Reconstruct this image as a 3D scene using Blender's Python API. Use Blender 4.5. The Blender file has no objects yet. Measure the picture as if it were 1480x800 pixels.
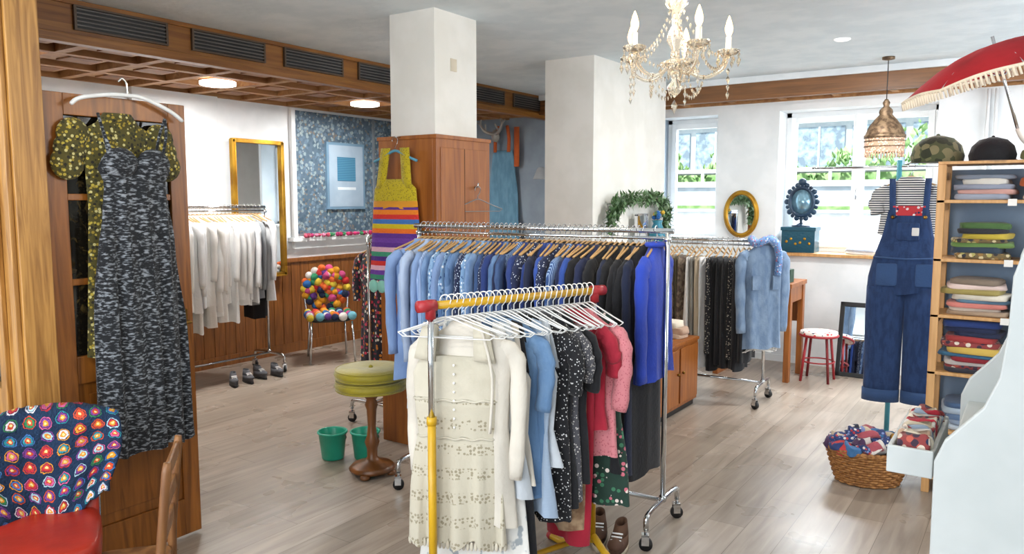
import bpy, math, random
from mathutils import Vector, Matrix
import bmesh
random.seed(11)
pi=math.pi
def rnd(a,b): return a+(b-a)*random.random()
def lin(h):
    h=h.lstrip('#'); o=[]
    for i in (0,2,4):
        c=int(h[i:i+2],16)/255
        o.append(c/12.92 if c<=.04045 else ((c+.055)/1.055)**2.4)
    return (*o,1)
def TR(x,y,z,rz=0,rx=0,ry=0,s=1):
    return Matrix.Translation((x,y,z))@Matrix.Rotation(math.radians(rz),4,'Z')@Matrix.Rotation(math.radians(ry),4,'Y')@Matrix.Rotation(math.radians(rx),4,'X')@Matrix.Diagonal((s,s,s,1))
# ---------------------------------------------------------------- materials
MATS={}
def mat(name,c,c2=None,kind='plain',rough=.75,metal=0.,scale=(1,1,1),lo=.4,hi=.6,bump=0.,bs=150,emit=0,trans=0,cols=None,dist=0,detail=3,rand=1.,axis='Z',alpha=1,sheen=0,rot=(0,0,0)):
    if name in MATS: return MATS[name]
    m=bpy.data.materials.new(name); m.use_nodes=True; MATS[name]=m
    nt=m.node_tree; N=nt.nodes; L=nt.links; b=N['Principled BSDF']
    b.inputs['Roughness'].default_value=rough; b.inputs['Metallic'].default_value=metal
    b.inputs['Transmission Weight'].default_value=trans; b.inputs['Alpha'].default_value=alpha
    b.inputs['Sheen Weight'].default_value=sheen
    C=lin(c); C2=lin(c2) if c2 else tuple([x*.82 for x in C[:3]]+[1])
    at=N.new('ShaderNodeAttribute'); at.attribute_name='tex'
    mp=N.new('ShaderNodeMapping'); mp.inputs['Scale'].default_value=scale; mp.inputs['Rotation'].default_value=[math.radians(a) for a in rot]
    L.new(at.outputs['Vector'],mp.inputs['Vector']); V=mp.outputs['Vector']
    def noise(sc,de,v=V,di=0):
        n=N.new('ShaderNodeTexNoise'); n.inputs['Scale'].default_value=sc; n.inputs['Detail'].default_value=de; n.inputs['Distortion'].default_value=di
        L.new(v,n.inputs['Vector']); return n
    def ramp(src,st,interp='LINEAR'):
        r=N.new('ShaderNodeValToRGB'); r.color_ramp.interpolation=interp
        e=r.color_ramp.elements; e[0].position=st[0][0]; e[0].color=st[0][1]; e[1].position=st[1][0]; e[1].color=st[1][1]
        for p,cc in st[2:]:
            x=e.new(p); x.color=cc
        L.new(src,r.inputs[0]); return r.outputs[0]
    def mix(f,a,bb,mode='MIX'):
        x=N.new('ShaderNodeMix'); x.data_type='RGBA'; x.blend_type=mode
        for s,i in ((f,0),(a,6),(bb,7)):
            if isinstance(s,(tuple,list)) : x.inputs[i].default_value=s
            elif isinstance(s,(int,float)): x.inputs[i].default_value=s
            else: L.new(s,x.inputs[i])
        return x.outputs[2]
    def less(s,t):
        q=N.new('ShaderNodeMath'); q.operation='LESS_THAN'; L.new(s,q.inputs[0]); q.inputs[1].default_value=t; return q.outputs[0]
    out=None
    if kind in('plain','noise','wood','tweed'):
        n=noise(1 if kind!='plain' else 4,detail,di=dist); out=ramp(n.outputs['Fac'],[(lo,C),(hi,C2)])
    elif kind=='stripe':
        w=N.new('ShaderNodeTexWave'); w.bands_direction=axis; w.inputs['Scale'].default_value=1; w.inputs['Distortion'].default_value=dist
        L.new(V,w.inputs['Vector']); out=ramp(w.outputs['Fac'],[(lo,C),(hi,C2)])
    elif kind=='dots':
        v=N.new('ShaderNodeTexVoronoi'); v.inputs['Scale'].default_value=1; v.inputs['Randomness'].default_value=rand
        L.new(V,v.inputs['Vector']); out=mix(less(v.outputs['Distance'],lo),C,C2)
    elif kind=='lace':
        v=N.new('ShaderNodeTexVoronoi'); v.inputs['Scale'].default_value=1; v.inputs['Randomness'].default_value=.6; L.new(V,v.inputs['Vector'])
        w=N.new('ShaderNodeTexWave'); w.bands_direction='Z'; w.inputs['Scale'].default_value=3.2; w.inputs['Distortion'].default_value=.6
        L.new(at.outputs['Vector'],w.inputs['Vector'])
        a=mix(less(v.outputs['Distance'],lo),C,C2); out=mix(ramp(w.outputs['Fac'],[(.3,(0,0,0,1)),(.5,(1,1,1,1))]),a,C)
    elif kind=='floral':
        v=N.new('ShaderNodeTexVoronoi'); v.inputs['Scale'].default_value=1; L.new(V,v.inputs['Vector'])
        sp=N.new('ShaderNodeSeparateColor'); L.new(v.outputs['Color'],sp.inputs[0])
        cl=[lin(x) for x in cols]; k=len(cl)
        rc=ramp(sp.outputs[0],[(i/k,cl[i]) for i in range(k)],'CONSTANT')
        out=mix(less(v.outputs['Distance'],lo),C,rc)
    elif kind=='granny':
        v=N.new('ShaderNodeTexVoronoi'); v.voronoi_dimensions='2D'; v.inputs['Scale'].default_value=1; v.inputs['Randomness'].default_value=.16
        L.new(V,v.inputs['Vector'])
        sp=N.new('ShaderNodeSeparateColor'); L.new(v.outputs['Color'],sp.inputs[0])
        cl=[lin(x) for x in cols]; k=len(cl)
        ra=ramp(sp.outputs[0],[(i/k,cl[i]) for i in range(k)],'CONSTANT')
        rb=ramp(sp.outputs[1],[(i/k,cl[(i*3+1)%k]) for i in range(k)],'CONSTANT')
        rc=ramp(sp.outputs[2],[(i/k,cl[(i*5+2)%k]) for i in range(k)],'CONSTANT')
        nz=noise(5,2); ad=N.new('ShaderNodeMath'); ad.operation='MULTIPLY_ADD'; L.new(nz.outputs['Fac'],ad.inputs[0]); ad.inputs[1].default_value=.22; L.new(v.outputs['Distance'],ad.inputs[2])
        D=ad.outputs[0]
        out=mix(less(D,.50),C,rb); out=mix(less(D,.44),out,lin('#16243C')); out=mix(less(D,.40),out,ra); out=mix(less(D,.29),out,rc); out=mix(less(D,.2),out,lin('#E8D890'))
    elif kind=='bands':
        sx=N.new('ShaderNodeSeparateXYZ'); L.new(V,sx.inputs[0])
        f=N.new('ShaderNodeMath'); f.operation='FRACT'; L.new(sx.outputs[axis],f.inputs[0])
        cl=[lin(x) for x in cols]; k=len(cl)
        out=ramp(f.outputs[0],[(i/k,cl[i]) for i in range(k)],'CONSTANT')
    elif kind=='planks':
        br=N.new('ShaderNodeTexBrick'); br.inputs['Scale'].default_value=1; br.inputs['Brick Width'].default_value=1.25; br.inputs['Row Height'].default_value=.19
        br.inputs['Mortar Size'].default_value=.0014; br.inputs['Color1'].default_value=C; br.inputs['Color2'].default_value=C2; br.inputs['Mortar'].default_value=lin('#675b4f'); br.inputs['Bias'].default_value=0; br.offset=.37
        L.new(V,br.inputs['Vector'])
        m2=N.new('ShaderNodeMapping'); m2.inputs['Scale'].default_value=(1.2,14,1); L.new(V,m2.inputs['Vector'])
        n=noise(1.6,6,m2.outputs['Vector'],.6); g=ramp(n.outputs['Fac'],[(.3,(.74,.71,.68,1)),(.7,(1.1,1.09,1.08,1))])
        out=mix(1.0,br.outputs['Color'],g,'MULTIPLY')
        n2=noise(2.2,3); L.new(ramp(n2.outputs['Fac'],[(.3,(rough-.04,)*3+(1,)),(.7,(rough+.08,)*3+(1,))]),b.inputs['Roughness'])
    L.new(out,b.inputs['Base Color'])
    if emit:
        L.new(out,b.inputs['Emission Color']); b.inputs['Emission Strength'].default_value=emit
    if bump:
        n=noise(bs,3,at.outputs['Vector']); bp=N.new('ShaderNodeBump'); bp.inputs['Strength'].default_value=bump; bp.inputs['Distance'].default_value=.01
        L.new(n.outputs['Fac'],bp.inputs['Height']); L.new(bp.outputs[0],b.inputs['Normal'])
    return m
def fab(c,c2=None,**k):
    k.setdefault('rough',.88); k.setdefault('bump',.25); k.setdefault('bs',60); k.setdefault('sheen',.12)
    return mat('fabric_'+c.lstrip('#')+'_'+k.get('kind','plain')+(c2 or '').lstrip('#'),c,c2,**k)
oak=mat('oak','#B88745','#875A26',kind='wood',scale=(38,38,2.2),lo=.35,hi=.68,rough=.4,dist=1.5,detail=5)
doorwood=mat('door_oak','#9C5F24','#6C3D12',kind='wood',scale=(26,26,2),lo=.35,hi=.7,rough=.35,dist=1.2,detail=5)
cabwood=mat('cabinet_wood','#A8652A','#80461A',kind='wood',scale=(20,20,1.6),lo=.3,hi=.7,rough=.38,dist=1,detail=5)
fasw=mat('fascia_wood','#A06A2C','#75461A',kind='wood',scale=(20,1.5,24),lo=.35,hi=.7,rough=.4,dist=1,detail=4)
fasx=mat('fascia_wood_x','#8A5A30','#65401F',kind='wood',scale=(1.5,20,24),lo=.35,hi=.7,rough=.4,dist=1,detail=4)
cofw=mat('coffer_wood','#9A6636','#6E4320',kind='wood',scale=(12,3,12),lo=.3,hi=.7,rough=.6,dist=1,detail=4)
cofl=mat('coffer_wood_light','#B0814F','#8A5A30',kind='wood',scale=(12,3,12),lo=.3,hi=.7,rough=.6,dist=1)
wains=mat('wainscot_wood','#9A5F2A','#74431A',kind='wood',scale=(24,24,2),lo=.3,hi=.7,rough=.4,dist=1)
pine=mat('pine','#D0A068','#B88850',kind='wood',scale=(30,30,2),lo=.35,hi=.7,rough=.5,dist=1)
white=mat('white_plaster','#EAEDEF','#E2E6E8',scale=(1,1,1),rough=.85,bump=.1,bs=25)
creamw=mat('cream_plaster','#E8E6E0','#E1DFD8',rough=.85,bump=.08,bs=25)
bluewall=mat('bluegrey_paint','#94A2AF','#8997A5',rough=.85)
panelblue=mat('bluegrey_board','#7F92A8','#74879D',rough=.8)
ceilm=mat('stucco_ceiling','#DFE8EC','#D5E0E5',rough=.9,bump=1,bs=7)
winw=mat('window_white','#F2F4F5','#ECEFF0',rough=.4)
whitep=mat('white_lacquer','#C6CBCB','#BEC4C4',rough=.4)
chrome=mat('chrome','#D8DADC','#C8CACC',rough=.14,metal=1)
blackm=mat('black_plastic','#1A1A1C',rough=.5)
gold=mat('gold_leaf','#C99A32','#9A6E1C',rough=.35,metal=.7,bump=.3,bs=40)
brass=mat('brass','#A07838','#6E4E22',rough=.35,metal=.9)
mirr=mat('mirror_glass','#E8ECEE','#E8ECEE',rough=.02,metal=1)
crystal=mat('crystal','#FFF7EA','#FFF2DD',rough=.03,trans=.92)
floorm=mat('vinyl_planks','#A99C8F','#968A7D',kind='planks',rough=.28,rot=(0,0,90))
yel=mat('yellow_enamel','#CDA01C','#BC9016',rough=.35)
redp=mat('red_plastic','#A8262E',rough=.45)
darkglass=mat('ornament_glass','#1A1712','#6A5830',kind='noise',scale=(14,14,10),lo=.55,hi=.8,rough=.06,detail=6,dist=2)
# ---------------------------------------------------------------- mesh builder
class B:
    def __init__(s): s.v=[];s.t=[];s.f=[];s.mi=[];s.sm=[];s.ms=[]
    def add(s,vs,fs,mt,M=None,smooth=True,off=(0,0,0)):
        if mt not in s.ms: s.ms.append(mt)
        i=s.ms.index(mt); o=len(s.v)
        for v in vs:
            v=Vector(v); s.t.append((v.x+off[0],v.y+off[1],v.z+off[2])); s.v.append(M@v if M else v)
        for f in fs: s.f.append([a+o for a in f]); s.mi.append(i); s.sm.append(smooth)
    def box(s,x0,x1,y0,y1,z0,z1,mt,M=None):
        vs=[(x,y,z) for x in(x0,x1) for y in(y0,y1) for z in(z0,z1)]
        s.add(vs,[(0,1,3,2),(4,6,7,5),(0,4,5,1),(2,3,7,6),(0,2,6,4),(1,5,7,3)],mt,M,False)
    def loft(s,rings,mt,M=None,cap=(True,True),wrap=False,smooth=True,off=(0,0,0),closed=True):
        n=len(rings[0]); k=len(rings); vs=[p for r in rings for p in r]; fs=[]
        for i in range(k if wrap else k-1):
            for j in range(n if closed else n-1):
                a=i*n+j; b2=i*n+(j+1)%n; c=((i+1)%k)*n+(j+1)%n; d=((i+1)%k)*n+j
                fs.append((a,b2,c,d))
        if not wrap and closed:
            if cap[0]: fs.append(tuple(range(n))[::-1])
            if cap[1]: fs.append(tuple((k-1)*n+j for j in range(n)))
        s.add(vs,fs,mt,M,smooth,off)
    def tube(s,pts,r,mt,n=8,M=None,closed=False,off=(0,0,0)):
        P=[Vector(p) for p in pts]; k=len(P); rr=r if isinstance(r,(list,tuple)) else [r]*k
        rings=[]; nv=None
        for i in range(k):
            t=(P[(i+1)%k]-P[i-1]) if closed else (P[min(i+1,k-1)]-P[max(i-1,0)])
            if t.length<1e-9: t=Vector((0,0,1))
            t.normalize()
            if nv is None:
                a=Vector((0,0,1)) if abs(t.z)<.9 else Vector((1,0,0)); nv=a.cross(t).normalized()
            else: nv=(nv-t*nv.dot(t)).normalized()
            bv=t.cross(nv)
            rings.append([P[i]+(nv*math.cos(2*pi*j/n)+bv*math.sin(2*pi*j/n))*rr[i] for j in range(n)])
        s.loft(rings,mt,M,wrap=closed,off=off)
    def lathe(s,prof,mt,M=None,n=24,sx=1,sy=1,cap=(False,False)):
        s.loft([[(r*math.cos(2*pi*j/n)*sx,r*math.sin(2*pi*j/n)*sy,z) for j in range(n)] for r,z in prof],mt,M,cap=cap)
    def sph(s,c,r,mt,M=None,sc=(1,1,1),n=10,off=(0,0,0)):
        k=max(5,n//2+1); rings=[]
        for i in range(k+1):
            a=pi*i/k; rr=max(math.sin(a),.001)*r; z=-math.cos(a)*r
            rings.append([(c[0]+rr*math.cos(2*pi*j/n)*sc[0],c[1]+rr*math.sin(2*pi*j/n)*sc[1],c[2]+z*sc[2]) for j in range(n)])
        s.loft(rings,mt,M,cap=(False,False),off=off)
    def rbox(s,c,sz,mt,M=None,r=.3,n=20,k=6,jit=0,off=(0,0,0)):
        rings=[]; ph=rnd(0,6)
        for i in range(k+1):
            a=-pi/2+pi*i/k; z=math.copysign(abs(math.sin(a))**.6,a)*sz[2]/2; q=.86+.14*max(0,math.cos(a))**.5
            rg=[]
            for j in range(n):
                th=2*pi*j/n; cx=math.copysign(abs(math.cos(th))**r,math.cos(th)); cy=math.copysign(abs(math.sin(th))**r,math.sin(th))
                w=1+jit*math.sin(3*th+ph+i)
                rg.append((c[0]+cx*sz[0]/2*q*w,c[1]+cy*sz[1]/2*q*w,c[2]+z+jit*3*sz[2]*math.sin(2*th+ph)*.6))
            rings.append(rg)
        s.loft(rings,mt,M,off=off)
    def finish(s,name,bevel=0,parent=None):
        me=bpy.data.meshes.new(name)
        xs=[v.x for v in s.v]; ys=[v.y for v in s.v]; zs=[v.z for v in s.v]
        o=Vector(((min(xs)+max(xs))/2,(min(ys)+max(ys))/2,min(zs)))
        me.from_pydata([v-o for v in s.v],[],s.f)
        for m in s.ms: me.materials.append(m)
        me.polygons.foreach_set('material_index',s.mi); me.polygons.foreach_set('use_smooth',s.sm)
        at=me.attributes.new('tex','FLOAT_VECTOR','POINT'); at.data.foreach_set('vector',[c for t in s.t for c in t])
        bm=bmesh.new(); bm.from_mesh(me); bmesh.ops.recalc_face_normals(bm,faces=bm.faces); bm.to_mesh(me); bm.free()
        ob=bpy.data.objects.new(name,me); ob.location=o; bpy.context.collection.objects.link(ob)
        if bevel:
            md=ob.modifiers.new('bevel','BEVEL'); md.width=bevel; md.segments=2; md.limit_method='ANGLE'; md.angle_limit=math.radians(50)
        return ob
def cat(pts,k=6):
    P=[Vector(p) for p in pts]; o=[]
    for i in range(len(P)-1):
        p0=P[max(i-1,0)];p1=P[i];p2=P[i+1];p3=P[min(i+2,len(P)-1)]
        for j in range(k):
            t=j/k; o.append(.5*((2*p1)+(p2-p0)*t+(2*p0-5*p1+4*p2-p3)*t*t+(3*p1-p0-3*p2+p3)*t**3))
    o.append(P[-1]); return o
# ---------------------------------------------------------------- cloth
def cloth(b,mt,M,rows,fold=.012,nf=3.,n=30,ph=None,off=None,step=.05,hem=.008,cap=(True,False)):
    ph=rnd(0,6) if ph is None else ph; off=off or (rnd(0,9),rnd(0,9),0)
    R=[]
    for i in range(len(rows)-1):
        a,c=rows[i],rows[i+1]; k=max(1,int(abs(a[0]-c[0])/step))
        for j in range(k): R.append([a[q]+(c[q]-a[q])*j/k for q in range(3)])
    R.append(list(rows[-1])); z0=rows[0][0]; rings=[]; W=max(r[1] for r in rows)
    for idx,(z,hw,th) in enumerate(R):
        k=min(1,(z0-z)/.45); rg=[]
        for j in range(n):
            t=2*pi*j/n; x=hw*math.copysign(abs(math.cos(t))**.85,math.cos(t))
            y=th*math.sin(t)+fold*k*(math.sin(nf*pi*x/W+ph+1.3*z)+.5*math.sin(nf*1.9*pi*x/W+ph*2-2*z))
            zz=z+(hem*math.sin(nf*2*x/W+ph) if idx==len(R)-1 else 0)
            rg.append((x,y,zz))
        rings.append(rg)
    b.loft(rings,mt,M,cap=cap,off=off)
    return off
def garment(b,mt,M,w=.2,L=.7,flare=1.05,sl=.5,fold=.012,th=.03,nf=3.,neck=.06,waist=.9,sr=.05,collar=None,lower=None):
    rows=[(0,neck,.03),(-.02,neck+.015,.034),(-.045,w*.6,th),(-.075,w*.93,th),(-.12,w,th+.012),(-.22,w*.94,th+.015),(-.4,w*waist,th+.012),(-L,w*flare,th+.02)]
    if L<.45: rows=rows[:-2]+[(-L,w*flare,th+.015)]
    off=cloth(b,mt,M,rows,fold,nf)
    if sl>0:
        M2=M@Matrix.Diagonal((1,.55,1,1))
        for sx in(-1,1):
            dy=rnd(-.05,.05)
            p=[(sx*(w-.05),0,-.085),(sx*(w-.005),0,-.11),(sx*(w+.02),dy*.3,-.17),(sx*(w+.022),dy*.7,-.11-sl*.55),(sx*(w+.01),dy,-.11-sl)]
            pts=cat(p,4); k=len(pts); ph=rnd(0,6)
            b.tube(pts,[sr*(.8+.2*min(1,i/4))*(1-.3*i/k)*(1+.09*math.sin(i*1.7+ph)) for i in range(k)],mt,10,M2,off=off)
    if collar:
        b.tube([(neck*1.15*math.cos(t),.04*math.sin(t),.005) for t in [2*pi*i/16 for i in range(16)]],.012,collar,6,M,closed=True)
    return off
def tank(b,mt,M,w=.19,L=.7,flare=1.1,fold=.012,th=.03,nf=3,drop=.17,nk=.1,waist=.88):
    off=cloth(b,mt,M,[(-drop,w*.78,th),(-drop-.06,w*.95,th+.01),(-drop-.16,w*.92,th+.015),(-drop-.28,w*waist,th+.012),(-L,w*flare,th+.02)],fold,nf)
    for sx in(-1,1):
        for yy in(-1,1):
            rings=[]
            for i in range(7):
                f=i/6; x=sx*(nk+.02*(f)); z=-.0-(drop+.02)*f; y=yy*th*math.sin(f*pi/2)
                h=.022+.02*f
                rings.append([(x-h,y-.003,z),(x+h,y-.003,z-.012),(x+h,y+.003,z-.012),(x-h,y+.003,z)])
            b.loft(rings,mt,M,off=off)
def hanger(b,mt,M,w=.2,r=.0035,bar=True):
    hm,hr=(chrome,.0024) if r>.005 else (mt,r*.8)
    hk=[(.022,0,0)]+[(.022*math.cos(math.radians(x)),0,.022*math.sin(math.radians(x))-.004) for x in range(20,201,20)]
    b.tube([(x,y,z) for x,y,z in hk[::-1]],hr,hm,5,M)
    b.tube([(.022,0,0),(.014,0,-.03),(0,0,-.045),(0,0,-.07)],hr,hm,5,M)
    b.tube(cat([(-w,0,-.135),(-w*.55,0,-.105),(-.03,0,-.075),(0,0,-.068),(.03,0,-.075),(w*.55,0,-.105),(w,0,-.135)],3),r,mt,6,M)
    if bar: b.tube([(-w,0,-.135),(-w*.9,0,-.15),(w*.9,0,-.15),(w,0,-.135)],r*.8,mt,5,M)
def caster(b,x,y,rz=0):
    M=TR(x,y,0,rz)
    b.tube([(-.011,0,.032),(.011,0,.032)],.032,blackm,14,M)
    b.box(-.018,-.012,-.015,.02,.03,.08,chrome,M); b.box(.012,.018,-.015,.02,.03,.08,chrome,M)
    b.box(-.018,.018,-.015,.02,.072,.082,chrome,M); b.tube([(0,.0,.08),(0,0,.11)],.008,chrome,8,M)
def rack(p0,p1,h,bw=.44,bh=.17,ext=.0):
    b=B(); p0=Vector((*p0,0)); p1=Vector((*p1,0)); d=(p1-p0).normalized(); q=Vector((-d.y,d.x,0)); Z=Vector((0,0,1))
    for p in(p0,p1):
        b.tube([p+Z*bh,p+Z*(h)],.0125,chrome,10)
        hw=bw/2
        pts=[p-q*hw+Z*.1,p-q*hw+Z*(bh-.03),p-q*(hw-.05)+Z*bh,p+q*(hw-.05)+Z*bh,p+q*hw+Z*(bh-.03),p+q*hw+Z*.1]
        b.tube([pts[0]]+cat(pts[1:5],5)+[pts[5]],.0135,chrome,10)
        for s in(-1,1): caster(b,(p+q*s*hw).x,(p+q*s*hw).y,rnd(0,180))
        b.tube([p+Z*(h-.05),p+Z*(h-.03)],.019,chrome,10); b.sph(p+Z*(bh+.01),.022,chrome)
    b.tube([p0-d*ext+Z*h,p1+d*ext+Z*h],.0135,chrome,10); b.tube([p0+Z*(h-.035),p1+Z*(h-.035)],.008,chrome,8)
    b.tube([p0+Z*bh,p1+Z*bh],.011,chrome,10)
    return b.finish('clothes_rack')
# ================================================================ ROOM
XL,XR,YF,YB,ZC,ZS,XF=-6.65,2.4,-2.4,7.95,2.85,2.63,-4.95
b=B(); b.box(XL-.2,XR+.2,YF-.2,YB+.4,-.1,0,floorm); b.finish('floor')
b=B(); b.box(XL-.2,XR+.2,YF-.2,YB+.4,ZC,ZC+.1,ceilm); b.finish('ceiling')
b=B()
b.box(XL-.2,XL,YF,YB+.4,0,ZC,white)
b.box(XL,XL+.07,3.75,4.6,1.02,ZS,white)
b.box(XL,XL+.05,5.5,7.1,1.12,1.2,winw); b.box(XL,XL+.09,5.45,7.15,1.2,1.24,winw)
b.finish('wall_left')
b=B()
for i in range(int((YB-1.5)/.12)):
    y=1.5+i*.12; b.box(XL,XL+.025,y+.004,y+.116,.1,.98,wains)
b.box(XL,XL+.018,1.5,YB,.0,1.0,wains); b.box(XL,XL+.045,1.5,YB,.98,1.02,wains); b.box(XL,XL+.035,1.5,YB,0,.1,wains)
b.finish('trim_1')
W1=(-3.5,-2.83,1.25,2.53); W2=(-2.2,-.8,1.12,2.53)
b=B(); y0,y1=YB,YB+.4
b.box(XL,W1[0],y0,y1,0,ZC,bluewall)
b.box(W1[0],W1[1],y0,y1,0,W1[2],white); b.box(W1[0],W1[1],y0,y1,W1[3],ZC,white)
b.box(W1[1],W2[0],y0,y1,0,ZC,white)
b.box(W2[0],W2[1],y0,y1,0,W2[2],white); b.box(W2[0],W2[1],y0,y1,W2[3],ZC,white)
b.box(W2[1],XR,y0,y1,0,ZC,white); b.finish('wall_back')
b=B(); b.box(XR,XR+.2,YF,YB+.4,0,ZC,white); b.finish('wall_right')
b=B(); b.box(XL,XR,YF-.2,YF,0,ZC,white); b.finish('wall_front')
b=B(); b.box(-2.83,-2.2,YB-.012,YB,0,.07,winw); b.box(-2.2,XR,YB-.012,YB,0,.07,winw); b.finish('baseboard_back')
def window(W,leaves,n):
    b=B(); yw=YB+.28; x0,x1,z0,z1=W
    b.box(x0,x0+.05,yw,yw+.07,z0,z1,winw); b.box(x1-.05,x1,yw,yw+.07,z0,z1,winw); b.box(x0,x1,yw,yw+.07,z0,z0+.05,winw); b.box(x0,x1,yw,yw+.07,z1-.05,z1,winw)
    ww=(x1-x0-.1)/leaves
    for i in range(leaves):
        a=x0+.05+i*ww; c=a+ww; f=.055
        b.box(a,a+f,yw-.02,yw+.04,z0+.05,z1-.05,winw); b.box(c-f,c,yw-.02,yw+.04,z0+.05,z1-.05,winw)
        b.box(a+f,c-f,yw-.02,yw+.04,z0+.05,z0+.05+f,winw); b.box(a+f,c-f,yw-.02,yw+.04,z1-.05-f,z1-.05,winw)
        if i: b.box(a-.02,a+.02,yw-.04,yw-.02,z0+.05,z1-.05,winw); b.tube([(a,yw-.045,1.75),(a,yw-.07,1.75),(a,yw-.07,1.65)],.008,chrome,8)
    b.box(x0-.04,x1+.04,YB-.06,yw,z0-.03,z0+.001,pine if leaves>1 else winw)
    b.finish('window_%d'%n,.004)
window(W1,1,1); window(W2,2,2)
b=B(); b.box(XL,XF,1.5,YB,ZS+.06,ZC-.001,cofw)
cx=(XF-XL)/3; cy=.57; y=1.5
while y<YB-.05:
    b.box(XL,XF,y-.035,y+.035,ZS,ZS+.06,cofl)
    for i in range(3):
        xc=XL+(i+.5)*cx; yc=y+cy/2
        for a,d in((.22,.012),(.17,.03)):
            b.box(xc-a,xc+a,yc-a,yc+a,ZS+.06-d,ZS+.06,cofw if d<.02 else cofl)
        b.box(xc-.11,xc+.11,yc-.11,yc+.11,ZS+.018,ZS+.03,cofw)
    y+=cy
for i in range(4):
    x=XL+i*cx; b.box(x-.035 if i else x,x+.035 if i<3 else x,1.5,YB,ZS-.001,ZS+.06,cofl)
b.finish('trim_coffered_soffit')
b=B(); b.box(XF,XF+.05,1.5,YB,ZS-.02,ZC-.001,fasw); b.box(XF-.01,XF+.075,1.5,YB,ZS-.04,ZS+.015,fasw); b.box(XF,XF+.07,1.5,YB,ZC-.03,ZC-.001,fasw)
b.finish('trim_2',.004)
b=B(); 
b.box(XF+.08,XR,YB-.22,YB,ZS+.06,ZC-.001,cofw); b.box(XF+.08,XR,YB-.26,YB-.22,ZS+.02,ZC-.06,fasx); b.box(XF+.08,XR,YB-.28,YB-.2,ZS+.0,ZS+.04,fasx); b.box(XF+.08,XR,YB-.29,YB-.2,ZC-.06,ZC-.001,white)
b.box(XF+.08,XR,YB-.04,YB,ZS-.01,ZS+.06,cofl)
x=XF+.3
while x<XR: b.box(x-.03,x+.03,YB-.22,YB-.04,ZS,ZS+.06,cofl); x+=.5
b.finish('trim_3')
for i in range(7):
    ya=2.46+i*.787; b=B()
    b.box(XF+.05,XF+.06,ya,ya+.58,2.685,2.81,blackm)
    fr=mat('vent_frame','#5B4A3A',rough=.5)
    b.box(XF+.05,XF+.072,ya-.015,ya+.595,2.81,2.822,fr);b.box(XF+.05,XF+.072,ya-.015,ya+.595,2.673,2.685,fr)
    b.box(XF+.05,XF+.072,ya-.015,ya,2.685,2.81,fr);b.box(XF+.05,XF+.072,ya+.58,ya+.595,2.685,2.81,fr)
    for k in range(5):
        z=2.70+k*.024; b.box(XF+.058,XF+.07,ya,ya+.58,z,z+.008,mat('vent_slat','#6A6662',rough=.4))
    b.finish('air_vent')
for yy,le in((2.35,30),(4.03,44),(5.74,40)):  # first lamp is unseen, added to brighten the alcove; the others are real fixtures
    b=B(); e=mat('led_panel','#FFFFFF','#FFFFFF',emit=9); b.lathe([(.001,ZS-.03),(.13,ZS-.03),(.145,ZS-.025),(.145,ZS)],e,TR(-5.75,yy,0),n=32,cap=(False,True)); b.finish('ceiling_lamp_and_fill')
    l=bpy.data.lights.new('led','AREA'); l.shape='DISK'; l.size=.28; l.energy=le; l.color=(1,.98,.95); o=bpy.data.objects.new('ceiling_lamp_and_fill_light',l); o.location=(-5.75,yy,ZS-.04); bpy.context.collection.objects.link(o)
for sx,sy,se in((-1.3,6.3,40),(-1.6,.3,26),(1.3,5.9,30)):  # first spotlight is a real fixture; the rest are unseen, added as fill
    b=B(); b.lathe([(.001,ZC-.012),(.045,ZC-.012),(.06,ZC-.004),(.06,ZC)],mat('lamp_trim','#EEEEEE','#EEEEEE',emit=.6),TR(sx,sy,0),n=24); b.finish('ceiling_spot_and_fill')
    l=bpy.data.lights.new('spot_disc','AREA'); l.shape='DISK'; l.size=.12; l.energy=se; l.color=(1,.96,.91); o=bpy.data.objects.new('ceiling_spot_and_fill_light',l); o.location=(sx,sy,ZC-.02); bpy.context.collection.objects.link(o)
def column(x0,x1,y0,y1,z0=0):
    b=B(); b.box(x0,x1,y0,y1,z0,ZC,creamw); return b
b=column(-3.59,-3.21,3.82,4.26); b.box(-3.211,-3.204,3.98,4.04,2.48,2.56,mat('beige_plastic','#D8CDB8')); b.finish('column')
b=column(-3.62,-3.14,5.8,7.3); b.box(-3.625,-3.135,5.795,7.305,0,.08,white); b.finish('column')
b=B(); x0,x1,y0,y1=-3.66,-3.16,3.77,4.34
b.box(x0,x0+.03,y0,y1,0,2.04,cabwood); b.box(x1-.03,x1,y0,y1,0,2.04,cabwood); b.box(x0+.03,x1-.03,y0,y0+.03,0,2.04,cabwood); b.box(x0+.03,x1-.03,y1-.03,y1,0,2.04,cabwood)
b.box(x0-.008,x1+.008,y0-.008,y1+.008,2.035,2.06,cabwood)
b.box(x1,x1+.006,y0+.04,y1-.03,.1,1.98,cabwood); b.box(x1,x1+.008,y0+.28,y0+.285,.1,1.98,mat('dark_gap','#3a1e0a'))
b.finish('wooden_column_cladding',.004)
b=B(); Y0,Y1=1.38,1.5
b.box(-3.49,-3.27,Y0,Y1,0,ZC-.001,oak); b.box(-3.46,-3.41,Y0-.02,Y0,0,ZC-.001,oak); b.box(-3.33,-3.29,Y0-.02,Y0,0,ZC-.001,oak)
b.box(XL,-3.49,Y0,Y1,2.03,2.14,oak); b.box(XL,-3.49,Y0,Y1,0,.87,oak); b.box(XL,-3.49,Y0,Y1,2.76,ZC-.001,oak)
x=-3.49
while x>XL+.5:
    x-=.62; b.box(x-.06,x,Y0,Y1,.87,2.76,oak); b.box(x+.06,x+.56,Y0-.012,Y0,.12,.78,doorwood)
b.box(-4.11,-3.49,Y0+.03,Y0+.05,1.4,1.43,oak)
b.box(XL,-3.49,Y0+.05,Y0+.06,.87,2.76,darkglass)
b.finish('trim_oak_partition',.004)
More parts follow.
